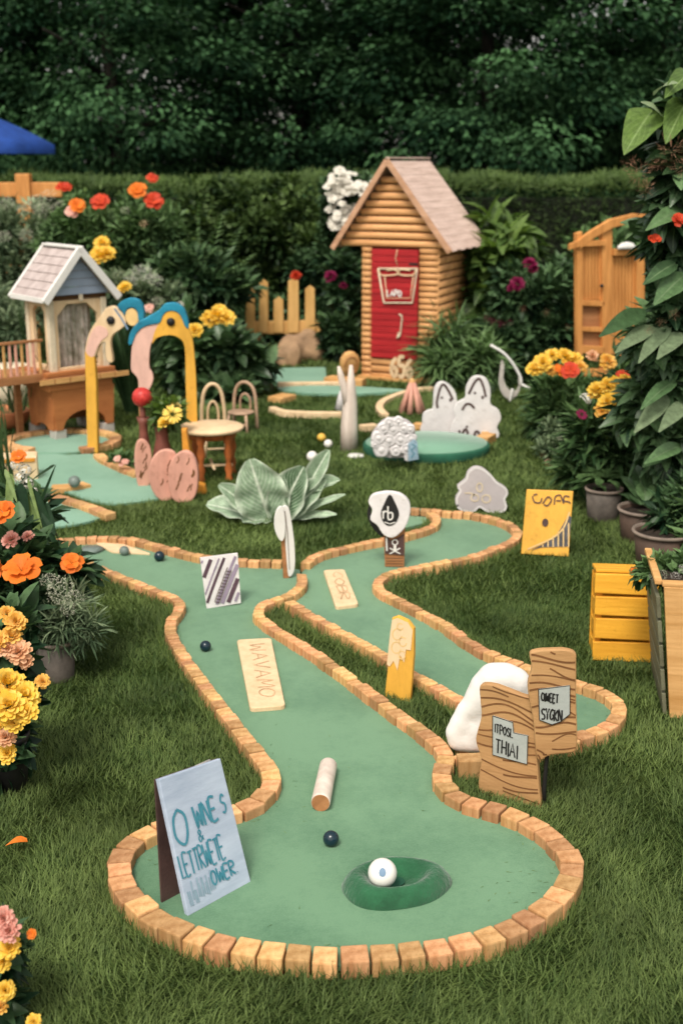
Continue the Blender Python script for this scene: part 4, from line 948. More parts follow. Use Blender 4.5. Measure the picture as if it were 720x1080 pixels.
# planter box
g = G(705, 755); th = thing('planter_box', 'tall tapered wooden planter with grey side slats beside the yellow crate', 'planter', g, (0, 0, R(-8)))
H_ = P(700, 618, g.y).z
def taper(z): return .05 * (z / H_)
for k in range(5):
    z0, z1 = .004 + k * (H_ - .03) / 5, (k + 1) * (H_ - .03) / 5 - .006; za = (z0 + z1) / 2
    MB().box((-.012 - taper(za), .17, za), (.012, .34, z1 - z0), (0, R(-7), 0), .002).put('side_slat', paint('weathered_slat_%d' % k, (.17, .17, .11), .7, .3, 8, c2=(.09, .085, .05), stretch=(1, .1, 1)), th)
mb = MB(); mb.cut([(.0, 0), (.062, 0), (.055, H_), (-.045, H_)], .016, .0, bev=.003); mb.put('corner_board', M['pine'], th)
for k in range(3):
    x0 = .068 + k * .085; mb = MB(); mb.cut([(x0, 0), (x0 + .08, 0), (x0 + .08, H_ - .004 * k), (x0 - .006, H_ - .004 * k)], .014, .004, bev=.003); mb.put('front_board', M['pine'], th)
MB().box((.12, .0, H_ + .006), (.34, .03, .014), None, .004).put('top_rail', M['pine'], th)
MB().box((-.058, .17, H_ + .004), (.022, .32, .014), None, .004).put('top_rail', M['pine'], th)
MB().box((.13, .17, H_ - .03), (.32, .3, .03)).put('soil', M['soil'], th)
planter_at = Vector((g.x + .1, g.y + .17, H_ - .02))

# ------------------------------------------------------------------ pots on the right
def pot(label, px, py_base, wpx, top_py, mat_='pot', rim='pot_rim', group='plant pots at the right border'):
    g = G(px, py_base); r = pxm(wpx / 2, g.y) ; g = Vector((g.x, g.y + r * .8, 0)); h = P(px, top_py, g.y - r).z
    t = thing('plant_pot', label, 'pot', g, group=group)
    MB().lathe([(0, 0), (r * .80, 0), (r * .83, .004), (r * .97, h * .93), (r * .90, h * .93), (r * .86, h * .8), (0, h * .8)], n=32).put('pot_body', M[mat_], t)
    MB().lathe([(r * .965, h * .90), (r * 1.03, h * .91), (r * 1.05, h * .95), (r * 1.03, h), (r * .96, h), (r * .93, h * .9)], n=32).put('rim', M[rim], t)
    MB().lathe([(0, h * .86), (r * .90, h * .84)], n=20).put('soil', M['soil'], t)
    return g, r, h
pots = [pot('grey pot with a pale rim behind the yellow lettered board', 638, 551, 40, 519),
        pot('dark brown pot with a tan rim, middle one of the right border row', 683, 575, 58, 543, 'pot_brown'),
        pot('dark wide pot with a tan rim nearest to the yellow crate', 703, 602, 66, 568, 'pot_brown'),
        pot('round grey pot under the white umbels at the left edge', 57, 722, 46, 681)]
# ================================================================== log playhouse with the red door
f = Frame(456, 405, yaw=R(-25)); th = f.thing('log_playhouse', 'tall narrow log playhouse with a steep pinkish roof and a red plank door', 'playhouse')
uL = f.uv(377, 398)[0]; W_ = -uL; D_ = .68
zE = f.uv(456, 262)[1]; apex_u = -W_ / 2; zA = f.uv(408, 176)[1]
# floor sill
def logcourse(n, z0, z1, x0, x1, y0, y1, name, parent, mat_, axis='x', out=.011):
    """one wall of stacked half-round logs as one mesh"""
    mb = MB(); hh = (z1 - z0) / n
    for k in range(n):
        z = z0 + (k + .5) * hh
        prof = [(.3, -.46), (-.45, -.44), (-.9, -.28), (-1, 0), (-.9, .24), (-.45, .38), (.3, .39)]
        vs = []
        for e in (0, 1):
            row = []
            for a, b in prof:
                if axis == 'x': row.append(mb.bm.verts.new(((x0, x1)[e], y0 + a * out, z + b * hh)))
                else: row.append(mb.bm.verts.new((x0 - a * out, (y0, y1)[e], z + b * hh)))
            vs.append(row)
        for i in range(len(prof) - 1):
            fc = mb.bm.faces.new((vs[0][i], vs[1][i], vs[1][i + 1], vs[0][i + 1])); fc.smooth = True
        for e in (0, 1): mb.bm.faces.new(vs[e])
    bmesh.ops.recalc_face_normals(mb.bm, faces=mb.bm.faces)
    return mb.put(name, mat_, parent)
M['log'] = wood('varnished_log', (.70, .375, .165), (.50, .235, .085), 'x', .5, 6, dirt=.3)
M['loggap'] = paint('log_gap', (.10, .045, .015), .8, .3)
dx0, dx1 = f.uv(388, 300)[0], f.uv(437, 300)[0]; dz0, dz1 = f.uv(412, 378)[1], f.uv(412, 263)[1]
MB().box((-W_ / 2, D_ / 2 + .012, zE / 2 + .005), (W_ - .02, D_ - .02, zE - .01)).put('wall_core', M['loggap'], th)
nC = 22
for (a, b, z0, z1, n_) in [(-W_, dx0 - .004, 0, zE, nC), (dx1 + .004, 0, 0, zE, nC), (dx0 - .004, dx1 + .004, 0, dz0 - .004, 3)]:
    logcourse(n_, z0, z1, a, b, .008, 0, 'front_wall', th, M['log'])
logcourse(17, 0, zE, 0 - .008, 0, .0, D_, 'side_wall', th, M['log'], axis='y')
MB().box((-W_ + .004, D_ / 2 + .01, zE / 2), (.012, D_, zE)).put('side_wall', M['log'], th)
MB().box((-W_ / 2, D_ + .012, zE / 2), (W_, .012, zE)).put('back_wall', M['log'], th)
# gable
ng = 9; mb = MB(); ze0 = zE - .002
for k in range(ng):
    z0, z1 = ze0 + (zA - .06 - ze0) * k / ng, ze0 + (zA - .06 - ze0) * (k + 1) / ng; t_ = (z0 - ze0) / (zA - ze0)
    zz_ = (z0 + z1) / 2; tt_ = max(0, (f.uv(408, 169)[1] - .028 - zz_)) / (f.uv(408, 169)[1] - f.uv(351, 259)[1]); hL, hR = (f.uv(408, 169)[0] - f.uv(351, 259)[0]) * tt_, (f.uv(474, 263)[0] - f.uv(408, 169)[0]) * tt_; prof = [(.3, .03), (-.6, .05), (-1, .3), (-1, .6), (-.6, .84), (.3, .88)]
    rows = [[mb.bm.verts.new((f.uv(408, 169)[0] + s_, .006 + a * .018, z0 + b * (z1 - z0))) for a, b in prof] for s_ in (-hL, hR)]
    for i in range(5): mb.bm.faces.new((rows[0][i], rows[1][i], rows[1][i + 1], rows[0][i + 1])).smooth = True
bmesh.ops.recalc_face_normals(mb.bm, faces=mb.bm.faces); mb.put('gable', M['log'], th)
MB().cut([(apex_u - W_ / 2 + .02, ze0), (apex_u + W_ / 2 - .02, ze0), (apex_u, zA - .09)], D_ - .03, D_).put('gable_core', M['loggap'], th)
# roof slabs: left and right
eL = f.uv(351, 259); eR = f.uv(474, 263); ap = f.uv(408, 169)
roof = thing('roof', None, None); roof.parent = th
def roof_slab(A_, B_, y0, y1, name, mat_, par, th_=.022, rows=0, wav=0, lift_=.006):
    mb = MB(); A3, B3 = Vector((A_[0], 0, A_[1])), Vector((B_[0], 0, B_[1])); d = (B3 - A3); nrm = Vector((-d.z, 0, d.x)).normalized()
    if nrm.z < 0: nrm = -nrm
    nn = rows or 1; nw = 10 if wav else 1
    for k in range(nn):
        a, b = A3 + d * (k / nn), A3 + d * ((k + 1) / nn + (.012 if rows else 0))
        lift = lift_ if rows else 0
        for j in range(nw):
            ya, yb = y0 + (y1 - y0) * j / nw + (.001 if wav else 0), y0 + (y1 - y0) * (j + 1) / nw - (.001 if wav else 0)
            bb = b + (d.normalized() * (wav * (.4 if j % 2 else 1))) if wav and k == nn - 1 else b
            vs = [mb.bm.verts.new(p) for p in [a + Vector((0, ya, 0)) , bb + Vector((0, ya, 0)) + nrm * lift, bb + Vector((0, yb, 0)) + nrm * lift, a + Vector((0, yb, 0))]]
            us = [mb.bm.verts.new(v.co + nrm * (th_ if not rows else .012)) for v in vs]
            for fc in ((3, 2, 1, 0),): mb.bm.faces.new([vs[i] for i in fc])
            mb.bm.faces.new(us)
            for i in range(4): mb.bm.faces.new((vs[i], vs[(i + 1) % 4], us[(i + 1) % 4], us[i]))
    bmesh.ops.recalc_face_normals(mb.bm, faces=mb.bm.faces)
    return mb.put(name, mat_, par)
yF, yB = -.07, D_ + .07
apx = (ap[0], ap[1] - .01)
roof_slab(apx, (eR[0], eR[1]), yF, yB, 'roof_slope', M['shingle'], roof, rows=13, wav=.012, lift_=.0018)
roof_slab(apx, (eL[0], eL[1]), yF, yB, 'roof_slope', M['shingle'], roof, rows=13, wav=.012, lift_=.0018)
M['barge'] = wood('barge_wood', (.52, .30, .19), (.38, .2, .11), 'x', .6, 8)
for e in (eL, eR):
    A3, B3 = Vector((ap[0], yF - .012, ap[1] + .004)), Vector((e[0], yF - .012, e[1] - .012))
    d = (B3 - A3); c_ = (A3 + B3) / 2; MB().box(c_ - Vector((0, 0, .006)), (d.length, .018, .040), (0, -math.atan2(d.z, d.x), 0), .003).put('barge_board', M['barge'], roof)
MB().box((ap[0], (yF + yB) / 2, ap[1] + .016), (.03, yB - yF, .012), None, .003).put('ridge_cap', M['shingle'], roof)
# door
mb = MB(); nd = 17
dr = MB().box(((dx0 + dx1) / 2, -.004, (dz0 + dz1) / 2), (dx1 - dx0, .016, dz1 - dz0)).put('door', M['red'], th)
mb = MB()
for k in range(nd):
    z = dz0 + (dz1 - dz0) * (k + .5) / nd; mb.box(((dx0 + dx1) / 2, -.015, z), (dx1 - dx0 - .004, .008, (dz1 - dz0) / nd - .005), None, .002)
mb.put('door_planks', M['red'], dr)
for z in (dz0 + .10, dz1 - .10): MB().box((dx1 - .035, -.0205, z), (.07, .004, .016), None, .0015).put('hinge', M['black'], dr)
bk = f.poly([(396, 283), (437, 283), (432, 319), (402, 319)])
mb = MB(); mb.tube([(a, -.030, b) for a, b in bk] + [(bk[0][0], -.030, bk[0][1])], .0075, 8); mb.put('basket_emblem', M['cream'], dr)
mb = MB()
for ps in ([(397, 284), (400, 290), (416, 289), (414, 284), (405, 285)], [(436, 284), (432, 290), (418, 289), (420, 284), (430, 285)]): mb.tube(smooth_line([(lambda a: (a[0], -.032, a[1]))(f.uv(*p)) for p in ps], 4), .0055, 8)
mb.tube([(lambda a: (a[0], -.032, a[1]))(f.uv(*p)) for p in [(403, 290), (405, 314), (430, 314), (433, 290)]], .0035, 6)
mb.put('basket_rim', M['cream_wood'], dr)
mb = MB(); a = f.uv(405.5, 311.5); write(mb, 'LAPO', (a[0], -.030, a[1]), (1, 0, 0), (0, 0, 1), .042, .010, wide=1.0, gap=.2, jit=.02); mb.put('lettering', M['white'], dr)
mb = MB(); mb.tube(smooth_line([(lambda a: (a[0], -.030, a[1]))(f.uv(*p)) for p in [(418, 331), (421, 334), (420, 345), (419, 353), (416, 356), (418, 350)]], 4), .0058, 8); mb.ball((f.uv(417.5, 354)[0], -.03, f.uv(417, 354)[1]), .011); mb.put('door_handle', M['cream'], dr)
mb = MB(); mb.tube([(lambda a: (a[0], -.026, a[1]))(f.uv(*p)) for p in [(416, 263), (414, 272), (416, 280)]], .003, 6); mb.put('hanging_cord', M['cream_wood'], dr)
mb = MB(); a = f.uv(410, 396); write(mb, '656', (a[0], -.040, a[1]), (1, 0, 0), (0, 0, 1), .15, .028, wide=.66, gap=.14, jit=.01); o = mb.put('house_number', M['cream_wood'], th)
MB().box((-W_ / 2, .0, .012), (W_ + .05, .08, .024), None, .004).put('sill', M['pine'], th)
th.location.x += .03

# ================================================================== raised playhouse at the left
f = Frame(60, 466, yaw=R(41)); th = f.thing('raised_playhouse', 'small raised playhouse with mauve roof, blue grey gable and cream posts on orange base', 'playhouse')
u1 = f.uv(119, 440)[0]; zP = f.uv(60, 393)[1]; zT = f.uv(60, 317)[1]; W_ = u1; D_ = .29
# feet
for x, y in ((.03, .03), (W_ - .03, .03), (.03, D_), (W_ - .03, D_)): MB().box((x, y, .03), (.075, .075, .075), None, .006).put('foot', M['metal'], th)
# arched orange skirts (front and left)
def arch_panel(w_, z0, z1, hole_w, hole_h, n=14):
    pts = [(0, z0), ((w_ - hole_w) / 2, z0)]
    pts += [(w_ / 2 - hole_w / 2 * cos(t_), z0 + hole_h * sin(t_)) for t_ in np.linspace(.02, pi - .02, n)]
    pts += [((w_ + hole_w) / 2, z0), (w_, z0), (w_ + .015, z1), (-.015, z1)]
    return pts
M['skirt'] = wood('orange_skirt', (.44, .165, .055), (.31, .10, .032), 'x', .55, 5, dirt=.3)
zs0, zs1 = .065, zP - .105
MB().cut(arch_panel(W_, zs0, zs1, W_ * .76, (zs1 - zs0) * .44), .025, .0125, bev=.004).put('skirt', M['skirt'], th)
mb = MB(); mb.cut(arch_panel(D_, zs0, zs1, D_ * .5, (zs1 - zs0) * .12), .025, .0125, bev=.004); me = mb.mesh('skirt'); me.transform(Matrix.Translation((0, D_, 0)) @ Matrix.Rotation(-pi / 2, 4, 'Z')); link('skirt', me, M['skirt'], th)
MB().box((W_ / 2, D_ * .98, (zs0 + zs1) / 2), (W_, .02, zs1 - zs0)).put('skirt', M['pine_dark'], th)
MB().box((W_, D_ / 2, (zs0 + zs1) / 2), (.02, D_ * .95, zs1 - zs0)).put('skirt', M['skirt'], th)
# stepped floor
for k, (ex, zz, hh) in enumerate([(.02, zP - .085, .042), (.045, zP - .043, .040), (.035, zP - .008, .026)]):
    MB().box((W_ / 2 - .02, D_ / 2, zz), (W_ + ex * 2, D_ + ex * 2, hh), None, .004).put('floor_band', M['pine_dark'] if k == 1 else M['skirt'], th)
mb = MB()
for k in range(6): mb.box((-.06 + k * .10, -.047, zP - .043), (.092, .006, .03), None, .002)
mb.put('trim_block', M['pine'], th)
# posts
PW = .038; zt = zT
for x, y in ((.02, .02), (W_ - .02, .02), (.02, D_ - .02), (W_ - .02, D_ - .02)): MB().box((x, y, (zP + zt) / 2), (PW, PW, zt - zP), None, .004).put('post', M['cream'], th)
# arched front frame, side frame
def window_panel(w_, z0, z1, m_=.05):
    mb = MB(); hw = w_ / 2 - m_; zc = z1 - m_ * .9
    outer = [(0, z1), (0, z0), (m_, z0)]
    return mb
def arch_frame(w_, z0, z1, side, corner):
    """rectangle with a chamfer-topped opening"""
    mb = MB(); s = side
    mb.cut([(0, z0), (w_, z0), (w_, z0 + s), (0, z0 + s)], .02, .01, bev=.002)
    mb.cut([(0, z0 + s + .001), (s, z0 + s + .001), (s, z1 - s - corner), (s + corner, z1 - s), (w_ - s - corner, z1 - s), (w_ - s, z1 - s - corner), (w_ - s, z0 + s + .001), (w_, z0 + s + .001), (w_, z1), (0, z1)], .02, .01, bev=.002)
    return mb
arch_frame(W_ - .08, zP, zt - .005, .022, .065).put('arched_frame', M['cream_wood'], th).location = (.04, .02, 0)
o = arch_frame(D_ - .08, zP, zt - .005, .035, .03).put('side_frame', M['cream_wood'], th); o.location = (.02, D_ - .04, 0); o.rotation_euler = (0, 0, -pi / 2)
o = arch_frame(D_ - .08, zP, zt - .005, .035, .03).put('side_frame', M['cream_wood'], th); o.location = (W_ - .02, D_ - .04, 0); o.rotation_euler = (0, 0, -pi / 2)
MB().box((W_ / 2, D_ - .02, zt - .03), (W_ - .08, .02, .04)).put('back_lintel', M['cream_wood'], th)
MB().box((W_ / 2, .02, zt + .014), (W_, .03, .028), None, .003).put('lintel', M['loggap'], th)
MB().box((W_ / 2 + .02, -.004, zt + .012), (.026, .012, .05), None, .003).put('peg', M['cream'], th)
# roof
apx = f.uv(86, 264); el, er = f.uv(53, 309), f.uv(127, 303)
zr = apx[1]; xm = W_ / 2 + .0; el = (-.045, zt + .012); er = (W_ + .045, zt + .012)
roof = thing('roof', None, None); roof.parent = th
roof_slab((xm, zr), el, -.05, D_ + .05, 'roof_slope', M['roofplank'], roof, rows=6)
roof_slab((xm, zr), er, -.05, D_ + .05, 'roof_slope', M['roofplank'], roof, rows=6)
for e in (el, er):
    for yy in (-.062, D_ + .062):
        A3, B3 = Vector((xm, yy, zr + .008)), Vector((e[0], yy, e[1] - .008)); d = B3 - A3
        MB().box((A3 + B3) / 2, (d.length + .02, .022, .044), (0, -math.atan2(d.z, d.x), 0), .004).put('barge_board', M['white'], roof)
MB().box((xm, D_ / 2, zr + .022), (.05, D_ + .12, .014), None, .003).put('ridge_cap', M['white'], roof)
MB().box((el[0] - .006, D_ / 2, el[1] - .002), (.02, D_ + .12, .03), None, .003).put('eaves_board', M['white'], roof)
# blue grey gable boards
mb = MB(); n_ = 5; z0 = zt + .028; z1 = zr - .02
for k in range(n_):
    a, b = z0 + (z1 - z0) * k / n_, z0 + (z1 - z0) * (k + 1) / n_ - .003; h0 = (W_ / 2 + .01) * (1 - (a - z0) / (z1 - z0)); h1 = (W_ / 2 + .01) * (1 - (b - z0) / (z1 - z0))
    mb.cut([(xm - h0, a), (xm + h0, a), (xm + h1, b), (xm - h1, b)], .012, .0 - .001 * k)
mb.put('gable', paint('gable_blue', (.30, .36, .47), .6, .14, 5, stretch=(.3, 1, 1), dirt=.2), th)
# things seen inside: pale curtain
mb = MB(); n_ = 24; rows = []
for j in range(8):
    rows.append([mb.bm.verts.new((W_ * .16 + W_ * .68 * i / n_, D_ * .30 + .018 * sin(i * 1.7) + .01 * sin(i * .6), zP + .01 + (zt - zP - .03) * j / 7)) for i in range(n_ + 1)])
for a, b in zip(rows, rows[1:]):
    for i in range(n_): mb.bm.faces.new((a[i], a[i + 1], b[i + 1], b[i])).smooth = True
mb.put('curtain', paint('floral_curtain', (.62, .54, .50), .9, .3, 18, c2=(.24, .23, .16)), th)
# small deck with balusters to the left
dk = thing('side_deck', None, None, (-.055, .04, 0)); dk.parent = th
MB().box((-.17, .14, zP - .02), (.36, .34, .03), None, .004).put('deck_floor', M['pine_dark'], dk)
MB().box((-.17, -.03, zP - .02), (.36, .02, .05), None, .004).put('deck_beam', M['pine_dark'], dk)
for k in range(10):
    MB().box((-.345 + k * .037, -.03, zP + .095), (.014, .012, .19), None, .003).put('baluster', M['pink'] if k % 3 else M['pine'], dk)
for x in (-.33, -.02): MB().box((x, .27, (zP - .03) / 2), (.035, .035, zP - .03)).put('deck_post', M['pine_dark'], dk)
MB().box((-.17, -.03, zP + .196), (.36, .02, .016), None, .003).put('handrail', M['pine_dark'], dk)

# cream box and terracotta bowl at the far left
g = G(4, 456); o = MB().lathe([(0, 0), (.07, 0), (.15, .05), (.165, .11), (.15, .125), (.135, .11), (0, .07)], n=28).put('clay_bowl', M['terracotta']); o.location = (g.x - .02, g.y + .1, 0); props(o, 'round orange clay bowl at the left edge beside the raised playhouse', 'bowl')
g = G(0, 440); o = MB().lathe([(0, 0), (.15, 0), (.17, .12), (.165, .24), (.12, .27), (0, .27)], n=24).put('stone_jar', M['cream']); o.location = (g.x - .03, g.y + .45, 0); props(o, 'squat cream jar behind the orange clay bowl at the left edge', 'jar')
g = G(22, 508); th = thing('cream_box', 'cream box with orange trim at the left edge behind the foreground flowers', 'box', g, (0, 0, R(12)))
MB().box((-.03, .06, .065), (.24, .14, .13), None, .006).put('box_body', M['cream_wood'], th); MB().box((-.03, -.012, .115), (.22, .006, .02), None, .002).put('trim', M['orange'], th)

# ================================================================== painted bird arches
def seg(f, pts): return f.poly(pts, 3)
f = Frame(99, 478, yaw=R(-8)); A1 = f.thing('bird_arch', 'left painted bird arch with a thin yellow pole, pink beak and teal crest', 'garden ornament', 'painted wooden bird arches')
MB().cut(f.poly([(93.5, 480), (104.5, 480), (102.5, 400), (100.5, 371), (98, 366), (90.5, 371), (91.5, 400)]), .035, .017, bev=.005).put('pole', M['yellow'], A1)
MB().cut(seg(f, [(91, 372), (93, 358), (97, 347), (103, 338), (109, 330), (114, 324), (122, 323), (131, 331), (134, 341), (128, 347), (121, 352), (118, 358), (118, 366), (120, 380), (117, 382), (113, 378), (112, 367), (112, 360), (106, 364), (103, 372), (99, 378)]), .03, .015, bev=.004).put('head', M['cream_wood'], A1)
MB().cut(seg(f, [(92, 371), (95, 357), (99, 348), (105, 343), (113, 346), (115, 353), (108, 359), (103, 368), (99, 376)]), .003, -.0155).put('beak', M['pale_pink'], A1)
MB().cut(seg(f, [(125, 323), (130, 317), (138, 314), (147, 316), (152, 324), (153, 334), (150, 342), (147, 336), (146, 328), (141, 324), (135, 326), (133, 332), (130, 328)]), .034, .012, bev=.004).put('crest', M['teal'], A1)
MB().cut(seg(f, [(133, 333), (135, 327), (141, 325), (146, 330), (147, 338), (143, 343), (137, 342)]), .03, .012, bev=.003).put('ear', M['pale_yellow'], A1)
mb = MB(); a = f.uv(118, 337.5); mb.lathe([(.024, 0), (.022, .008), (.01, .014), (0, .015)], n=16); me = mb.mesh('eye'); me.transform(Matrix.Translation((a[0], -.016, a[1])) @ Matrix.Rotation(pi / 2, 4, 'X')); link('eye', me, M['black'], A1)
mb = MB(); mb.quadstrip([(lambda a: (a[0], -.0165, a[1]))(f.uv(*p)) for p in [(122, 325), (129, 335), (136, 347)]], .010, (0, -1, 0)); mb.put('neck_band', M['bluegrey'], A1)

f = Frame(202, 497, yaw=R(4)); A2 = f.thing('bird_arch', 'right painted bird arch with a wide teal crest, pink trunk and thick yellow leg', 'garden ornament', 'painted wooden bird arches')
MB().cut(seg(f, [(169, 338), (172, 331), (178, 327), (188, 328), (194, 340), (200, 348), (204, 362), (207, 400), (208, 440), (210, 498), (197, 498), (197, 440), (196, 400), (195, 366), (189, 356), (178, 353), (166, 356), (161, 362), (163, 350)]), .038, .019, bev=.005).put('leg', M['yellow'], A2)
MB().cut(seg(f, [(170, 339), (160, 342), (150, 344), (144, 350), (140, 362), (138.5, 388), (142, 394), (146, 400), (147, 412), (150, 418), (158, 410), (162, 400), (161, 393), (158, 387), (158, 374), (160, 362), (165, 354)]), .030, .012, bev=.004).put('trunk', M['pale_pink'], A2)
MB().cut(seg(f, [(168, 327), (173, 321), (180, 319), (188, 320), (195, 326), (199, 338), (199, 346), (195, 343), (191, 333), (185, 328), (177, 328), (172, 333), (169, 340), (160, 342), (151, 345), (144, 352), (140, 362), (136, 362), (138, 350), (146, 340), (156, 334)]), .042, .018, bev=.004).put('crest', M['teal'], A2)
mb = MB(); a = f.uv(180.5, 339); mb.lathe([(.022, 0), (.02, .008), (.01, .014), (0, .015)], n=16); me = mb.mesh('eye'); me.transform(Matrix.Translation((a[0], -.020, a[1])) @ Matrix.Rotation(pi / 2, 4, 'X')); link('eye', me, M['black'], A2)
MB().tube([(lambda a: (a[0], .03, a[1]))(f.uv(*p)) for p in [(150, 498), (149, 450), (148, 405)]], .012, 8).put('support_rod', M['pine_dark'], A2)

M['tableleg'] = paint('red_orange_leg', (.46, .13, .035), .45, .35, 12)
# ================================================================== little round table
g = G(222, 509); gc = Vector((g.x, g.y + .12, 0)); zt = P(222, 449, gc.y).z; r_ = pxm(34, gc.y)
th = thing('round_table', 'little round table with a cream top and turned orange legs', 'table', gc)
MB().lathe([(0, zt - .022), (r_ * .96, zt - .022), (r_, zt - .014), (r_, zt - .004), (r_ * .97, zt), (0, zt)], n=40).put('tabletop', M['cream_wood'], th)
MB().lathe([(r_ * .72, zt - .022), (r_ * .76, zt - .055), (r_ * .70, zt - .055), (r_ * .68, zt - .022)], n=32).put('apron', M['tableleg'], th)
for k, an in enumerate((-112, -40, 35, 140)):
    x, y = r_ * .72 * cos(R(an)), r_ * .72 * sin(R(an)); H_ = zt - .02
    prof = [(.016, 0), (.020, .01), (.013, .03), (.021, H_ * .25), (.013, H_ * .38), (.014, H_ * .42), (.023, H_ * .58), (.016, H_ * .75), (.024, H_ * .82), (.024, H_)]
    MB().lathe([(0, 0)] + prof, (x, y, 0), 14).put('leg', M['tableleg'], th)
MB().tube([(-r_ * .6, -.05, .07), (r_ * .65, -.02, .07)], .008, 8).put('stretcher', M['cream_wood'], th)
MB().tube([(-.02, r_ * .6, .07), (.02, -r_ * .62, .07)], .008, 8).put('stretcher', M['cream_wood'], th)
g = G(206, 520); o = MB().cut([(-.05, 0), (.06, 0), (.05, .045), (.0, .06), (-.03, .33), (-.055, .33)], .05, .025, bev=.006).put('painted_bracket', M['orange']); o.location = g; props(o, 'orange upright bracket with a foot beside the pink shell cutouts', 'bracket')

# pink shells
def shell(label, base, outline, seed, yaw=0):
    q = random.Random(seed); f = Frame(*base, yaw=R(yaw)); t = f.thing('shell_cutout', label, 'cutout', 'pink shell cutouts beside the little table')
    pts = f.poly(outline, 4); MB().cut(pts, .03, .015, bev=.006).put('panel', M['pink'], t)
    mb = MB(); cx = sum(p[0] for p in outline) / len(outline); cy = sum(p[1] for p in outline) / len(outline); w_ = max(p[0] for p in outline) - min(p[0] for p in outline); h_ = max(p[1] for p in outline) - min(p[1] for p in outline)
    for k in range(9):
        x, y = cx + q.uniform(-.28, .28) * w_, cy + q.uniform(-.3, .3) * h_
        ps = [(x, y), (x + q.uniform(0, 3), y - h_ * .06), (x + q.uniform(1, 4), y - h_ * .13)]
        mb.quadstrip([(lambda a: (a[0], -.0165, a[1]))(f.uv(*p)) for p in ps], q.uniform(.004, .008), (0, -1, 0))
    mb.put('dark_mark', M['brownline'], t); return f, t
shell('right and front pink oval shell with dark marks beside the little table', (194, 529), [(186, 529), (179, 516), (178, 495), (184, 481), (195, 475), (204, 480), (209, 494), (209, 512), (205, 525), (196, 530)], 3, -4)
shell('left and front pink oval shell with dark marks beside the little table', (176, 527), [(168, 526), (160, 515), (157, 500), (160, 485), (168, 476), (178, 474), (186, 479), (188, 495), (187, 512), (183, 524), (176, 528)], 6, 6)
shell('narrow pink oval shell standing farther back on the left of the shell group', (150, 514), [(148, 515), (144, 505), (142, 485), (144, 468), (150, 463), (157, 468), (160, 480), (160, 500), (156, 513)], 8, 14)
g = G(125, 487, .03)
# brown vases with flowers
def vase(label, px, pyb, pyt, wpx, mat_='pine_dark', grp='turned brown vases behind the pink shells'):
    g = G(px, pyb); h = P(px, pyt, g.y).z; r = pxm(wpx / 2, g.y)
    o = MB().lathe([(0, 0), (r * .7, 0), (r, h * .3), (r * .95, h * .5), (r * .6, h * .75), (r * .62, h * .9), (r * .9, h), (r * .7, h), (r * .45, h * .9), (0, h * .9)], n=24).put('turned_vase', M[mat_]); o.location = g
    props(o, label, 'vase', grp); return g, h
M['brownvase'] = paint('brown_vase', (.22, .07, .05), .5, .3)
v1 = vase('slim brown vase under the red ball, left one behind the pink shells', 154, 508, 440, 15, 'brownvase')
v2 = vase('dark brown squat vase holding a sunflower behind the pink shells', 173, 510, 447, 22, 'brownvase')
o = MB().ball((0, 0, 0), pxm(10.5, v1[0].y), u=24, v=16).put('spotted_ball', paint('spotted_red', (.55, .05, .04), .4, .3, 60, c2=(.30, .01, .012))); o.location = (v1[0].x, v1[0].y, P(154, 419, v1[0].y).z)
props(o, 'red ball with pale speckles perched on the slim brown vase', 'ball')
o = MB().tube([(0, 0, -.20), (0, 0, 0)], [.018, .012], 10).put('neck', M['brownvase'], o)

M['palebrown'] = paint('pale_brown_metal', (.46, .30, .20), .5, .3)
# ================================================================== wire chairs
def wire_chair(label, px, pyb, wpx, top, mat_='cream', yaw=0):
    g = G(px, pyb); w_ = pxm(wpx, g.y); h = P(px, top, g.y).z; t = thing('garden_chair', label, 'chair', g, (0, 0, R(yaw)), 'arch backed garden chairs behind the little table')
    r = .011; hs = h * .42
    back = [(-w_ / 2, 0, 0), (-w_ * .46, 0, h * .6)] + [(-w_ * .42 * cos(a), 0, h * .72 + h * .28 * sin(a)) for a in np.linspace(.1, pi - .1, 9)] + [(w_ * .46, 0, h * .6), (w_ / 2, 0, 0)]
    MB().tube(smooth_line(back, 3), r, 8).put('back_frame', M[mat_], t)
    MB().tube(smooth_line([(-w_ * .22, .004, hs)] + [(-w_ * .22 * cos(a), .004, h * .55 + h * .2 * sin(a)) for a in np.linspace(.2, pi - .2, 7)] + [(w_ * .22, .004, hs)], 3), r * .7, 8).put('inner_loop', M[mat_], t)
    MB().lathe([(0, hs - .012), (w_ * .5, hs - .012), (w_ * .52, hs - .003), (w_ * .48, hs), (0, hs)], (0, -w_ * .4, 0), 24).put('seat', M[mat_], t)
    for x in (-w_ * .42, w_ * .42): MB().tube([(x * 1.1, -w_ * .85, 0), (x * .8, -w_ * .7, hs - .01)], r * .85, 8).put('leg', M[mat_], t)
    MB().tube([(-w_ * .42, -w_ * .8, .05), (w_ * .42, -w_ * .8, .05)], r * .6, 6).put('stretcher', M[mat_], t); return t
wire_chair('cream arch backed garden chair close behind the little table', 226, 478, 26, 405, 'cream_wood', 12)
wire_chair('second arch backed garden chair, brown and farther right on the far lawn', 259, 452, 27, 403, 'palebrown', -20)
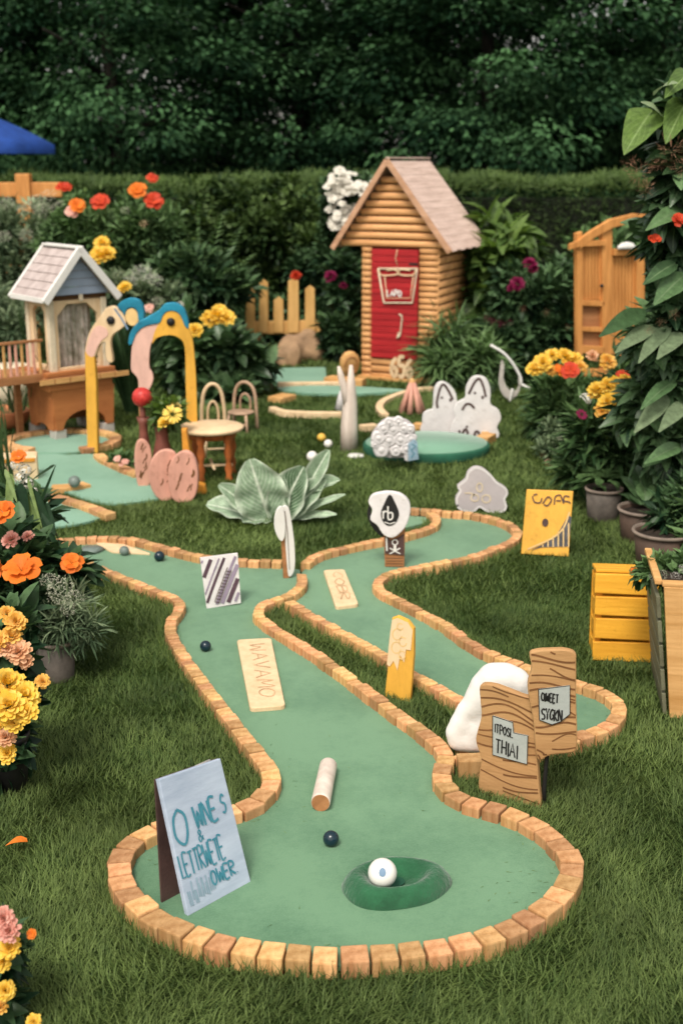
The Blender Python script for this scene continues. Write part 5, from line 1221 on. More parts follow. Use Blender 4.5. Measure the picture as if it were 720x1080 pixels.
# metal hoop stakes at the right
g = G(537, 424); th = thing('hoop_ornament', 'white metal hoop ornament leaning in front of the purple flowers', 'ornament', g)
f = Frame(537, 424)
def up(*ps): return smooth_line([(lambda a: (a[0], 0, a[1]))(f.uv(*p)) for p in ps], 4)
MB().tube(up((517, 364), (530, 372), (540, 383), (548, 397), (549, 405)), .010, 8).put('upper_arm', M['white'], th)
MB().tube(up((549, 405), (560, 411), (575, 419)), .009, 8).put('lower_arm', M['white'], th)
MB().cut(f.poly([(529, 380), (527, 392), (526, 405), (530, 417), (538, 422), (545, 418), (550, 406), (546, 398), (547, 408), (541, 414), (534, 408), (531, 398), (532, 386)], 2), .012, .03, bev=.002).put('crescent', M['metal'], th)
MB().tube(up((537, 424), (540, 410)), .008, 8).put('stake', M['white'], th)

# ================================================================== arched garden gate at the right
f = Frame(637, 404, yaw=R(20)); th = f.thing('garden_gate', 'tall orange brown slatted wooden gate with an arched top behind the yellow flowers', 'gate')
def fr(pts, th_, y0, name, mat_='pine', bev=.004): return MB().cut(f.poly(pts), th_, y0, bev=bev).put(name, M[mat_], th)
M['gatewood'] = wood('gate_wood', (.62, .28, .085), (.44, .175, .045), 'z', .55, 9, dirt=.25)
for pts in ([(606, 246), (611.5, 244), (612, 404), (607, 404)], [(632, 240), (643, 236), (643, 404), (633, 404)], [(668, 262), (677, 262), (677, 404), (669, 404)]): fr(pts, .05, .02, 'stile', 'gatewood')
fr([(606, 253), (620, 243), (640, 231), (665, 225), (680, 226), (680, 234), (664, 234), (642, 240), (622, 251), (608, 262)], .04, -.012, 'arched_rail', 'gatewood')
fr([(597, 257), (608, 253), (634, 253), (634, 259), (608, 260), (597, 263)], .03, -.02, 'crossbar', 'gatewood')
fr([(643, 262), (676, 262), (676, 269), (643, 269)], .03, -.02, 'crossbar', 'gatewood')
for k in range(6): x = 613 + k * 3.4; fr([(x, 259), (x + 2.7, 259), (x + 2.7, 316), (x, 316)], .018, .012, 'slat', 'gatewood', .002)
for k in range(7): x = 644.5 + k * 3.5; fr([(x, 269), (x + 2.8, 269), (x + 2.8, 400), (x, 400)], .018, .012, 'slat', 'gatewood', .002)
for a, b in ((316, 322), (344, 349), (364, 372), (388, 396)): fr([(611, a), (635, a + 1), (635, b + 1), (611, b)], .03, -.0, 'rail', 'gatewood')
fr([(612, 322), (633, 322), (633, 366), (612, 366)], .01, .02, 'backing_panel', 'pine_dark', 0)
me = MB().lathe([(0, 0), (.05, 0), (.047, .02), (.03, .042), (0, .052)], n=20, sx=1.6, sy=.35).mesh('white_cap'); a = f.uv(655, 262); me.transform(Matrix.Translation((a[0], -.065, a[1]))); link('white_cap', me, M['white'], th)
a = f.uv(631, 301); mb = MB(); mb.ball((a[0], -.04, a[1]), .014); mb.put('knob', M['black'], th)

# ================================================================== far fence and blue parasol at the left
f = Frame(20, 372, yaw=0); Yf = f.o.y
th = thing('rail_fence', 'orange brown rail fence with a square post above the far left flowers', 'fence', (0, 11.6, 0)); 
zr = P(30, 200, 11.6).z; x0, x1 = P(-60, 200, 11.6).x, P(66, 200, 11.6).x
MB().box(((x0 + x1) / 2, 0, zr), (x1 - x0, .06, .13), None, .01).put('top_rail', M['gatewood'], th)
MB().box(((x0 + x1) / 2, 0, zr - .7), (x1 - x0, .06, .12), None, .01).put('lower_rail', M['gatewood'], th)
for px in (-50, 26): x = P(px, 200, 11.6).x; MB().box((x, -.0, (zr + .14) / 2), (.13, .13, zr + .14), None, .012).put('post', M['gatewood'], th)
# parasol
c = P(-38, 155, 13.0); Rr = P(58, 155, 13.0).x - c.x; th = thing('parasol', 'dark blue parasol reaching in at the top left in front of the trees', 'parasol', (c.x, c.y, 0))
n_ = 8; mb = MB(); zt_, ze = P(0, 113, 13).z, c.z + .02; rings = []
for j in range(9):
    s_ = j / 8; ring = []
    for k in range(n_ * 6):
        a = 2 * pi * k / (n_ * 6); sag = .05 * s_ * (abs(math.sin(a * n_ / 2)))
        ring.append(mb.bm.verts.new((Rr * s_ * cos(a) * (1 - sag), Rr * s_ * sin(a) * (1 - sag), zt_ - (zt_ - ze) * s_ ** 1.35 + .06 * sag)))
    rings.append(ring)
for a, b in zip(rings, rings[1:]):
    for k in range(n_ * 6): fc = mb.bm.faces.new((a[k], b[k], b[(k + 1) % (n_ * 6)], a[(k + 1) % (n_ * 6)])); fc.smooth = True
ring = [mb.bm.verts.new(v.co - Vector((0, 0, .09))) for v in rings[-1]]
for k in range(n_ * 6): mb.bm.faces.new((rings[-1][k], ring[k], ring[(k + 1) % (n_ * 6)], rings[-1][(k + 1) % (n_ * 6)])).smooth = True
bmesh.ops.remove_doubles(mb.bm, verts=rings[0], dist=.0001)
mb.put('canopy', M['bluecloth'], th); MB().tube([(0, 0, 0), (0, 0, zt_ + .05)], .025, 12).put('pole', M['metal'], th)
for k in range(n_): a = 2 * pi * k / n_; MB().tube([(0, 0, zt_ - .04), (Rr * cos(a) * .98, Rr * sin(a) * .98, ze - .02)], .008, 6).put('rib', M['metal'], th)
# ================================================================== foliage materials
F = {}
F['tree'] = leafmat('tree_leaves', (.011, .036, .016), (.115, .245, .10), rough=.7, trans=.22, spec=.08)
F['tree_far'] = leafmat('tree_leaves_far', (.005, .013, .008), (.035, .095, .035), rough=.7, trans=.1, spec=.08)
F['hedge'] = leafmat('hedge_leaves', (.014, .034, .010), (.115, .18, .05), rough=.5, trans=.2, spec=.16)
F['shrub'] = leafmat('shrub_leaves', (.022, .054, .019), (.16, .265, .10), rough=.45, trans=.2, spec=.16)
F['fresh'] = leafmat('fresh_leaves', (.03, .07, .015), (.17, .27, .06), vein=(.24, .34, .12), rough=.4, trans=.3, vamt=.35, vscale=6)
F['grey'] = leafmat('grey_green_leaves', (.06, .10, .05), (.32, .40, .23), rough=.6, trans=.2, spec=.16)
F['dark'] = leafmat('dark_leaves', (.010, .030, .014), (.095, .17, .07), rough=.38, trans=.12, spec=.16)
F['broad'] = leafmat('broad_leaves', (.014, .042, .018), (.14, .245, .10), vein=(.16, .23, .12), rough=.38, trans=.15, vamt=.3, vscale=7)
F['cabbage'] = leafmat('cabbage_leaves', (.07, .14, .065), (.34, .46, .31), vein=(.70, .76, .62), rough=.5, trans=.15, vamt=.62, vscale=11, edge=.85)
F['fern'] = leafmat('fern_fronds', (.04, .085, .03), (.20, .32, .12), rough=.5, trans=.25)
F['strap'] = leafmat('strap_leaves', (.04, .075, .02), (.24, .33, .11), rough=.4, trans=.2)
F['brown'] = leafmat('brown_seedheads', (.14, .06, .03), (.46, .26, .16), rough=.8, trans=.1)
def petal(name, a, b, tr_=.25): return leafmat(name, a, b, rough=.55, trans=tr_, spec=.2)
F['p_yellow'] = petal('yellow_petals', (.82, .50, .04), (.93, .74, .20)); F['p_gold'] = petal('golden_petals', (.78, .42, .06), (.92, .66, .24))
F['p_peach'] = petal('peach_petals', (.72, .36, .18), (.86, .62, .42)); F['p_orange'] = petal('orange_petals', (.60, .10, .01), (.85, .24, .03))
F['p_red'] = petal('red_petals', (.40, .025, .012), (.70, .08, .03)); F['p_purple'] = petal('purple_petals', (.12, .006, .03), (.32, .02, .10))
F['p_white'] = petal('white_petals', (.62, .58, .50), (.88, .85, .78)); F['p_pink'] = petal('pink_petals', (.70, .30, .24), (.85, .55, .46)); F['p_cream'] = petal('cream_florets', (.44, .46, .32), (.76, .74, .60))

# ================================================================== flower heads (shared meshes, +Z is the face)
HEADS = {}
def head(kind, matn):
    key = (kind, matn)
    if key in HEADS: return rnd.choice(HEADS[key])
    HEADS[key] = []
    for var in range(3):
        L_ = Leaves()
        if kind == 'double':       # marigold / rose: rings of petals closing to a ball
            for ring, (n, el, rr_, ln_) in enumerate([(11, -8, .25, .80), (11, 14, .22, .76), (9, 36, .18, .66), (8, 56, .12, .56), (6, 74, .06, .46)]):
                a = rng.uniform(0, 6.28) + np.arange(n) / n * 6.28 + rng.normal(0, .08, n); e = R(el) + rng.normal(0, .1, n)
                D = np.stack([np.cos(a) * np.cos(e), np.sin(a) * np.cos(e), np.sin(e)], 1); Nn = np.stack([-np.cos(a) * np.sin(e), -np.sin(a) * np.sin(e), np.cos(e)], 1)
                L_.add(D * rr_ * [1, 1, .6] + [0, 0, .1], D, Nn, ln_ * rng.uniform(.85, 1.1, n), .5, rng.uniform(.2, 1, n) * (.55 + .1 * ring), nu=3, nv=1, cup=.25, bend=-.12, shape='petal', wav=.10)
        elif kind == 'open':       # hibiscus / poppy
            for n, el, ln_, wd_ in ((6, 14, 1.0, .95), (5, 38, .78, .75)):
                a = rng.uniform(0, 6.28) + np.arange(n) / n * 6.28 + rng.normal(0, .06, n); e = R(el) + rng.normal(0, .1, n)
                D = np.stack([np.cos(a) * np.cos(e), np.sin(a) * np.cos(e), np.sin(e)], 1); Nn = np.stack([-np.cos(a) * np.sin(e), -np.sin(a) * np.sin(e), np.cos(e)], 1)
                L_.add(D * .04, D, Nn, ln_ * rng.uniform(.9, 1.1, n), wd_, rng.uniform(.35, 1, n), nu=6, nv=2, cup=.12, bend=.22, shape='petal', wav=.09)
        elif kind == 'daisy':
            n = 18; a = np.arange(n) / n * 6.28 + rng.normal(0, .06, n); D = np.stack([np.cos(a), np.sin(a), .15 + rng.normal(0, .1, n)], 1)
            L_.add(D * .22, D, np.tile([0, 0, 1.], (n, 1)), .85, .30, rng.uniform(.4, 1, n), nu=3, nv=1, cup=.1, bend=.15, shape='petal')
            n = 50; D = rdir(n); D[:, 2] = np.abs(D[:, 2]); L_.add(D * [.24, .24, .12], D, rdir(n), .1, .08, rng.uniform(0, .25, n), nu=1, nv=0, cup=0, bend=0, shape='round')
        elif kind == 'umbel':      # flat dome of tiny florets
            n = 170; a = rng.uniform(0, 6.28, n); r = np.sqrt(rng.random(n)); k = np.floor(r * 3.99) / 4; c_ = np.stack([np.cos(a) * r, np.sin(a) * r, .32 * (1 - r * r) + rng.normal(0, .03, n)], 1)
            L_.add(c_, rdir(n) * [1, 1, .3], np.tile([0, 0, 1.], (n, 1)) + rdir(n) * .5, .15, .13, rng.uniform(.2, 1, n), nu=1, nv=1, cup=.2, bend=0, shape='round')
        elif kind == 'cluster':    # hydrangea ball
            n = 110; D = rdir(n); D[:, 2] = np.abs(D[:, 2]) - .25; D = unit(D)
            T = unit(np.cross(D, rdir(n)))
            L_.add(D * .82 - T * .14, T, D, .30, .30, rng.uniform(.1, 1, n), nu=2, nv=1, cup=.15, bend=.1, shape='round')
        elif kind == 'spike':      # feathery brown seed head
            n = 90; D = rdir(n); L_.add(D * rng.uniform(.1, .8, (n, 1)), D + [0, 0, .3], rdir(n), rng.uniform(.2, .5, n), .07, rng.uniform(0, 1, n), nu=1, nv=1, cup=.1, bend=.2)
        me = L_.mesh('flower_head'); me.materials.append(F[matn]); HEADS[key].append(me)
    return rnd.choice(HEADS[key])
def put_head(root, kind, matn, pos, r, face=None, name='flower_head', tilt=.35):
    me = head(kind, matn); o = bpy.data.objects.new(name, me); COL.objects.link(o); o.parent = root
    d = Vector(face) if face is not None else Vector((rnd.uniform(-tilt, tilt), -.75 + rnd.uniform(-tilt, tilt), .8))
    o.location = pos - root.location; q = d.normalized().to_track_quat('Z', 'Y') @ Euler((0, 0, rnd.uniform(0, 6.28))).to_quaternion()
    o.rotation_mode = 'QUATERNION'; o.rotation_quaternion = q; o.scale = (r, r, r * rnd.uniform(.85, 1.05)); return o
def blob_leaves(L_, c, rad, n, ln, wd, up=.35, rand=.7, inner=.45, tb=.0, ts=1.0, nu=2, nv=1, cup=.18, bend=.25, shape='leaf', zmin=.02, wav=0.0):
    """n leaves through an ellipsoid"""
    d = rdir(n); r = inner + (1 - inner) * np.sqrt(rng.random(n)); p = np.array(c) + d * np.array(rad) * r[:, None]
    k = p[:, 2] > zmin; d, p, r = d[k], p[k], r[k]; n = len(p)
    if not n: return
    D = d + rdir(n) * rand + [0, 0, up]; Nn = rdir(n) * .55 + [0, 0, 1] + d * .4
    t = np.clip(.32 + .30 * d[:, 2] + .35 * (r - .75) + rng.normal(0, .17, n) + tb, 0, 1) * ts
    L_.add(p, D, Nn, ln * rng.uniform(.65, 1.2, n), wd * rng.uniform(.75, 1.15, n), t, nu=nu, nv=nv, cup=cup, bend=bend, shape=shape, wav=wav)
def crown_pts(c, rad, n):
    """centres of sub-clumps through an ellipsoid"""
    d = rdir(n); r = (.35 + .65 * rng.random(n) ** .6)[:, None]; return np.array(c) + d * np.array(rad) * r

# ================================================================== trees behind the hedge
def tree(label, x, y, h, rad, ncl, nlf, mat_='tree', leaf=.10, zc=None, seed=0):
    t = thing('broadleaf_tree', label, 'tree', (x, y, 0), group='trees behind the hedge')
    zc = zc or h * .55; mb = MB(); q = random.Random(seed)
    mb.tube([(0, 0, 0), (.05, .42, zc * .4), (-.04, .43, zc), (.05, .4, h * .85)], [.15, .12, .08, .03], 10)
    for k in range(9):
        a = q.uniform(0, 6.28); z = q.uniform(.25, .8) * h; l_ = rad * q.uniform(.5, .85)
        mb.tube([(0, 0, z), (cos(a) * l_ * .5, sin(a) * l_ * .5, z + l_ * .18), (cos(a) * l_, sin(a) * l_, z + l_ * .25)], [.06, .04, .012], 6)
    mb.put('trunk', M['bark'], t)
    L_ = Leaves(); cl = crown_pts((x, y, zc), (rad, rad * .9, h * .5), ncl)
    for c in cl:
        if c[2] < .3: continue
        s = rng.uniform(.26, .62); b = rng.normal(0, .13)
        n = int(nlf / ncl * rng.uniform(.6, 1.4)); d = rdir(n); rr_ = rng.random(n) ** .45
        p = c + d * np.array([s * 1.25, s * 1.1, s * .62]) * rr_[:, None]
        out_ = unit(c - np.array([x, y, zc]) + 1e-6)
        D = d * [1, 1, .35] + out_ * .6 + rdir(n) * .5 + [0, 0, -.15]; Nn = rdir(n) * .8 + [0, 0, 1] + d * .3
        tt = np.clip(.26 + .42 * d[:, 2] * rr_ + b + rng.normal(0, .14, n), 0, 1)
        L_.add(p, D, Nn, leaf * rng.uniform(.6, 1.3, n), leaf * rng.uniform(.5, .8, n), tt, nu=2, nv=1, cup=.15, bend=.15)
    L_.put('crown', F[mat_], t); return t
TREES = [(-5.6, 17.6, 'tall dark tree at the far left behind the blue parasol'), (-3.0, 16.6, 'dark tree above the red poppies, to the right of the parasol'), (-.6, 17.4, 'dark tree above the white flowering bush'),
         (1.9, 16.4, 'dark tree directly behind the log playhouse roof'), (4.4, 17.2, 'dark tree above the arched garden gate'), (7.0, 16.8, 'dark tree at the far right behind the tall broad leaved shrub')]
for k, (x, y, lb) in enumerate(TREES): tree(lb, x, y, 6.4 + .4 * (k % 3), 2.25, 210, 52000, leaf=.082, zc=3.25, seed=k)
# the wood beyond them reads as one dark mass
L_ = Leaves()
for k in range(760):
    c = np.array([rng.uniform(-11, 11), rng.uniform(20.5, 23), rng.uniform(.3, 5.6)]); n = 120; d = rdir(n)
    if c[0] < -1.5 and c[2] > 2.6 and k % 5 < 3: continue
    L_.add(c + d * [.9, .7, .6] * rng.random((n, 1)) ** .5, d + rdir(n) * .6, rdir(n) * .6 + [0, 0, 1], .26, .2, np.clip(.3 + .4 * d[:, 2] + rng.normal(0, .15, n), 0, 1), nu=1, nv=1, cup=.15)
props(L_.put('distant_wood', F['tree_far']), 'dark mass of the wood beyond the row of trees', 'woodland', kind='stuff')
g_ = 9
# ================================================================== clipped hedge
th = thing('clipped_hedge', 'long clipped green hedge running behind the playhouse and gate, under the trees', 'hedge', (1.0, 12.7, 0))
mb = MB(); mb.box((0, 0, .62), (13, .7, 1.24)); mb.put('dark_core', paint('hedge_inner', (.010, .014, .006), .9, .4), th)  # plain dark box filling the hedge behind its leaves
L_ = Leaves(); n = 62000
X = rng.uniform(-6.6, 6.6, n); ft = rng.random(n); top = 1.34 + .08 * vnoise(X, X * 0, 1.7, 8) + .06 * vnoise(X, X * 0, 6, 9)
onf = ft < .68; Z = np.where(onf, rng.uniform(.02, 1, n) * top, top + rng.normal(0, .025, n)); Y = np.where(onf, 12.7 - .40 + rng.normal(0, .035, n) + .08 * vnoise(X, Z, 3, 5), rng.uniform(12.28, 13.1, n))
D = np.stack([rng.normal(0, .6, n), np.where(onf, -.8, 0) + rng.normal(0, .4, n), np.where(onf, .35, 1) + rng.normal(0, .5, n)], 1)
tt = np.clip(.26 + .45 * (vnoise(X, Z, 3.2, 6) - .5) + np.where(Z > top - .10, .42, 0) + rng.normal(0, .16, n), 0, 1)  # leaves along the top tinted lighter, light from above put into the colour
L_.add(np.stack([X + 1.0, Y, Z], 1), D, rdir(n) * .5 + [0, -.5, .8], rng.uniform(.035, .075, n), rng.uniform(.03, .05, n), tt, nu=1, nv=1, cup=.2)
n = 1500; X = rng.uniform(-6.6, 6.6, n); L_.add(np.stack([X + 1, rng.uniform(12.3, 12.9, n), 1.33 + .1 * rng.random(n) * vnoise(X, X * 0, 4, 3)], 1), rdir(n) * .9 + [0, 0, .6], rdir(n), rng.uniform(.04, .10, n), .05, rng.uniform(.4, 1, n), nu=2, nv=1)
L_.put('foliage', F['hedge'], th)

# ================================================================== shrubs and flowers
def plant(name, label, cat, base, blobs, mat_='shrub', leaf=(.08, .05), n=2500, heads=(), stems=True, group=None, shape='leaf', clump=True, nu=2, nv=1, zmin=.02, tb=0, bend=.25, wav=0., stem_r=.005, **kw):
    """blobs: (px, py, half width px, half height px, Y); heads: (px, py, radius px, kind, material, Y)"""
    t = thing(name, label, cat, base, group=group); L_ = Leaves(); tot = sum(b[2] * b[3] for b in blobs)
    for (px, py, wx, hy, Y) in blobs:
        c = P(px, py, Y); rx_, rz_ = pxm(wx, Y), pxm(hy, Y); m_ = int(n * wx * hy / tot)
        if clump:
            k = max(5, m_ // 110); cc = crown_pts(c, (rx_ * .82, rx_ * .6, rz_ * .82), k)
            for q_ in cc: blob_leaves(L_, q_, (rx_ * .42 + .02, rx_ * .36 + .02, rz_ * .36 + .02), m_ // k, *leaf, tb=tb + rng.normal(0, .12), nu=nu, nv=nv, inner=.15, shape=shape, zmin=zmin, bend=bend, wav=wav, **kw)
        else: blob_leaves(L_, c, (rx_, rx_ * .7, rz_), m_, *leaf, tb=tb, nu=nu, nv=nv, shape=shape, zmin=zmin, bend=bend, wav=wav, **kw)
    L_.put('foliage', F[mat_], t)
    if stems:
        mb = MB(); B_ = Vector(base)
        for h_ in heads:
            p = P(h_[0], h_[1], h_[5]); b = B_ + Vector((rnd.uniform(-.05, .05), rnd.uniform(-.04, .04), 0)); m_ = b.lerp(p, .6) + Vector((rnd.uniform(-.02, .02), 0, .04)); mb.tube([b, b.lerp(m_, .5) + Vector((0, 0, .03)), m_, p - Vector((0, -.005, .004))], [stem_r * 1.3, stem_r, stem_r, stem_r * .8], 6, cap=False)
        for (px, py, wx, hy, Y) in blobs:
            c = P(px, py, Y)
            for k in range(5):
                e = c + Vector((rnd.uniform(-1, 1) * pxm(wx, Y) * .6, rnd.uniform(-.5, .5) * pxm(wx, Y), rnd.uniform(-.2, .6) * pxm(hy, Y))); b = B_ + Vector((rnd.uniform(-.04, .04), rnd.uniform(-.04, .04), 0)); mb.tube([b, b.lerp(e, .5) + Vector((0, 0, .05)), e], [stem_r * 1.5, stem_r * 1.2, stem_r * .6], 6, cap=False)
        mb.put('stem', M['stem'], t)
    for h_ in heads: put_head(t, h_[3], h_[4], P(h_[0], h_[1], h_[5]), pxm(h_[2], h_[5]) * (1.12 if h_[3] == 'double' else 1))
    return t
def gY(px, Y): p = P(px, 300, Y); return (p.x, Y, 0)
SH = 'shrubs in the back border'
# --- back left border
plant('flowering_shrub', 'feathery pale green shrub with cream umbels at the far left behind the raised playhouse', 'shrub', gY(20, 10.6), [(15, 270, 38, 55, 10.6), (45, 245, 25, 38, 10.5), (-30, 260, 40, 60, 10.7), (10, 335, 44, 40, 10.2)], 'grey', (.08, .026), 7600,
      [(38, 212, 9, 'umbel', 'p_cream', 10.3), (52, 206, 8, 'umbel', 'p_cream', 10.3), (26, 220, 8, 'umbel', 'p_cream', 10.2), (46, 222, 10, 'umbel', 'p_cream', 10.2), (28, 248, 8, 'umbel', 'p_cream', 10.1), (8, 215, 8, 'umbel', 'p_cream', 10.2), (4, 250, 9, 'umbel', 'p_cream', 10.1)], group=SH)
plant('flowering_shrub', 'tall green shrub topped with red and orange poppies behind the raised playhouse roof', 'shrub', gY(115, 10.2), [(112, 262, 58, 42, 10.2), (150, 240, 40, 32, 10.2), (85, 240, 32, 30, 10.2), (120, 315, 60, 50, 10.2)], 'shrub', (.085, .03), 12500,
      [(68, 198, 8, 'open', 'p_red', 9.9), (82, 217, 8, 'open', 'p_orange', 9.8), (76, 223, 7, 'open', 'p_pink', 9.8), (106, 213, 9, 'open', 'p_red', 9.9), (145, 201, 9, 'open', 'p_orange', 9.8), (161, 188, 6, 'open', 'p_red', 10), (162, 212, 9, 'open', 'p_red', 9.8), (152, 236, 5, 'umbel', 'p_peach', 9.8), (132, 222, 5, 'umbel', 'p_cream', 9.8), (62, 216, 7, 'umbel', 'p_cream', 9.8)], group=SH, tb=.14)
plant('flowering_shrub', 'green shrub with yellow blooms and white umbels right of the raised playhouse roof', 'shrub', gY(135, 9.2), [(140, 300, 30, 30, 9.2), (118, 330, 32, 40, 9.3), (160, 330, 28, 30, 9.2)], 'grey', (.09, .035), 3000,
      [(108, 258, 8, 'double', 'p_yellow', 8.9), (106, 270, 10, 'double', 'p_yellow', 8.8), (113, 268, 8, 'double', 'p_yellow', 8.8), (132, 304, 7, 'double', 'p_yellow', 8.8), (150, 288, 11, 'umbel', 'p_white', 8.9), (162, 295, 10, 'umbel', 'p_white', 8.9), (138, 296, 8, 'umbel', 'p_white', 8.9), (125, 290, 7, 'umbel', 'p_cream', 8.9), (166, 318, 7, 'umbel', 'p_cream', 8.8), (158, 325, 5, 'open', 'p_pink', 8.8)], group=SH)
plant('evergreen_shrub', 'dark evergreen shrub in front of the left part of the clipped hedge', 'shrub', gY(290, 11.4), [(270, 245, 44, 58, 11.7), (320, 250, 36, 50, 11.7), (215, 235, 40, 46, 11.7), (290, 320, 80, 50, 11.8), (245, 215, 24, 26, 11.9), (300, 212, 20, 22, 11.9)], 'hedge', (.075, .045), 11000, group=SH, tb=-.06)
plant('flowering_shrub', 'dark shrub with small crimson blooms between the picket fence and the log playhouse', 'shrub', gY(352, 9.9), [(361, 305, 14, 36, 10.3), (358, 355, 16, 30, 10.2), (330, 290, 22, 20, 11.3)], 'dark', (.10, .055), 3600,
      [(312, 291, 5, 'double', 'p_red', 9.6), (349, 292, 6, 'double', 'p_purple', 9.6), (242, 305, 5, 'double', 'p_purple', 10.2), (362, 302, 4, 'double', 'p_purple', 9.6)], group=SH)
# white flowering bush behind the log playhouse
hd = [(345 + 52 * rnd.random(), 180 + 62 * rnd.random()) for _ in range(90)]
plant('flowering_shrub', 'tall bush covered in white blossom clusters behind the left side of the log playhouse', 'shrub', gY(362, 10.7), [(368, 215, 28, 36, 10.7), (360, 270, 26, 40, 10.7)], 'dark', (.08, .05), 4500,
      [(x, y, rnd.uniform(3.2, 5.2), 'open', 'p_white', 10.35 + .2 * rnd.random()) for x, y in hd if (x - 368) ** 2 / 30 ** 2 + (y - 212) ** 2 / 36 ** 2 < 1], group=SH)
# ferns
def fern(label, base, fronds, mat_='shrub', leaf=.07, group=None, name='fern', cat='fern'):
    """fronds: tip px, py, Y"""
    t = thing(name, label, cat, base, group=group); L_ = Leaves(); mb = MB(); B_ = Vector(base) + Vector((0, 0, .05))
    for px, py, Y in fronds:
        e = P(px, py, Y); m_ = B_.lerp(e, .55) + Vector((0, 0, .22 * (e - B_).length)); sp_ = [(1 - s) ** 2 * B_ + 2 * s * (1 - s) * m_ + s * s * e for s in [k_ / 21 for k_ in range(22)]]
        mb.tube(sp_[::3] + [sp_[-1]], [.006] * 8 + [.002] if len(sp_[::3]) == 8 else .004, 5, cap=False)
        for i in range(4, 22):
            d = (sp_[i] - sp_[i - 1]).normalized(); s_ = d.cross(Vector((0, 0, 1))).normalized(); w_ = leaf * 2.1 * (1 - (i / 22) ** 2) + .02
            for sg in (-1, 1):
                L_.add(np.array([sp_[i]]), np.array([s_ * sg + d * .55 + Vector((0, 0, rnd.uniform(-.2, .1)))]), np.array([Vector((0, 0, 1)) + s_ * .01]), w_, leaf * .32, rnd.uniform(.25, .8), nu=2, nv=1, bend=.25)
    L_.put('frond', F['fern'] if name == 'fern' else F[mat_], t); mb.put('stem', M['stem'], t); return t
fern('large spreading fern in front of the left hedge, right of the poppies', gY(205, 10.2), [(150, 262, 9.9), (165, 235, 10), (185, 222, 10.1), (210, 215, 10.2), (235, 225, 10.1), (255, 240, 10), (268, 268, 9.9), (175, 275, 9.7), (230, 262, 9.7), (205, 245, 9.7), (190, 255, 9.6), (248, 282, 9.7), (160, 300, 9.6), (262, 300, 9.7)], 'shrub', .10, group=SH)
plant('green_shrub', 'mid green leafy shrub filling the border between fern and yellow roses', 'shrub', gY(215, 10.0), [(210, 300, 55, 32, 10.0), (180, 320, 35, 40, 10)], 'dark', (.11, .05), 4200, group=SH)
# yellow rose bush with broad leaves
plant('rose_bush', 'broad leaved bush with big yellow roses right of the bird arches', 'shrub', gY(232, 8.7), [(222, 372, 38, 34, 8.6), (252, 385, 26, 28, 8.7), (190, 372, 28, 38, 8.7), (226, 410, 48, 24, 8.6)], 'broad', (.15, .095), 2300,
      [(228, 334, 10, 'double', 'p_yellow', 8.2), (238, 336, 9, 'double', 'p_yellow', 8.2), (220, 338, 8, 'double', 'p_yellow', 8.2), (206, 349, 8, 'double', 'p_yellow', 8.1), (232, 328, 7, 'double', 'p_yellow', 8.3), (190, 322, 5, 'cluster', 'p_white', 8.4)], nu=4, nv=1, group=SH, tb=.05, zmin=.03)
# grass clump
def strap_clump(name, label, cat, base, n, h, spread, mat_='strap', wd=.018, group=None, tint=(.1, .8), bend=.5, zbase=0):
    t = thing(name, label, cat, base, group=group); L_ = Leaves(); a = rng.uniform(0, 6.28, n); s = rng.random(n)
    D = np.stack([np.cos(a) * s * spread, np.sin(a) * s * spread, np.ones(n)], 1); Nn = -np.stack([np.cos(a), np.sin(a), -s * spread], 1)
    L_.add(np.array(base) + np.stack([np.cos(a) * .04 * s, np.sin(a) * .04 * s, np.full(n, zbase)], 1), D, Nn, h * rng.uniform(.6, 1.1, n), wd, rng.uniform(*tint, n), nu=7, nv=1, cup=.25, bend=bend * (.3 + s), shape='strap')
    L_.put('blades', F[mat_], t); return t
strap_clump('ornamental_grass', 'tall dark clump of striped grass between the raised playhouse and the bird arches', 'grass clump', gY(132, 8.0), 190, .72, .25, 'dark', .02, SH, bend=.25)
plant('ornamental_grass', 'rounded mound of arching light green leaves at the foot of the log playhouse', 'grass clump', gY(482, 9.0), [(488, 375, 32, 32, 9.1), (474, 388, 16, 18, 8.95), (508, 388, 22, 22, 8.95)], 'fern', (.17, .02), 2100, group=SH, bend=.9, up=.9, nu=4, tb=.1)
plant('green_shrub', 'low leafy shrub at the right corner of the log playhouse', 'shrub', gY(480, 9.4), [(485, 372, 30, 30, 9.4), (510, 395, 20, 22, 9.2)], 'shrub', (.09, .05), 1800, group=SH)
# big leaved plant right of the house
def bigleaf(label, base, tips, W=.16, mat_='fresh', name='broad_leaf_plant', cat='plant', group=None, bend=.25, shape='leaf', wav=.03, tint=(.4, 1), z0=.05, zmid=.15, partname='leaf', frac=.5):
    t = thing(name, label, cat, base, group=group); mb = MB(); B_ = Vector(base) + Vector((0, 0, z0))
    for px, py, Y, *o_ in tips:
        e = P(px, py, Y); d = e - B_; st = B_ + d * frac; w_ = (o_[0] if o_ else 1) * W
        mb.tube([B_, B_.lerp(st, .5) + Vector((0, 0, .03)), st], [.008, .006, .004], 6, cap=False)
        L_ = Leaves(); up_ = Vector((rnd.uniform(-.4, .4), -.55, 1)); L_.add(np.array([st]), np.array([e - st + Vector((0, 0, bend * .5 * (e - st).length))]), np.array([up_]), (e - st).length * 1.08, w_, rnd.uniform(*tint), nu=9, nv=3, cup=.16, bend=bend, shape=shape, wav=wav)
        L_.put(partname, F[mat_], t)
    mb.put('stem', M['stem'], t); return t
plant('broad_leaf_plant', 'bright broad leaved plant rising beside the roof of the log playhouse', 'plant', gY(528, 9.9), [(532, 240, 26, 16, 9.8), (520, 268, 26, 26, 9.7), (512, 305, 18, 24, 9.6), (545, 262, 18, 20, 9.8)], 'fresh', (.22, .11), 300, group=SH, nu=6, nv=2, bend=.45, wav=.05, rand=.5, up=.25)
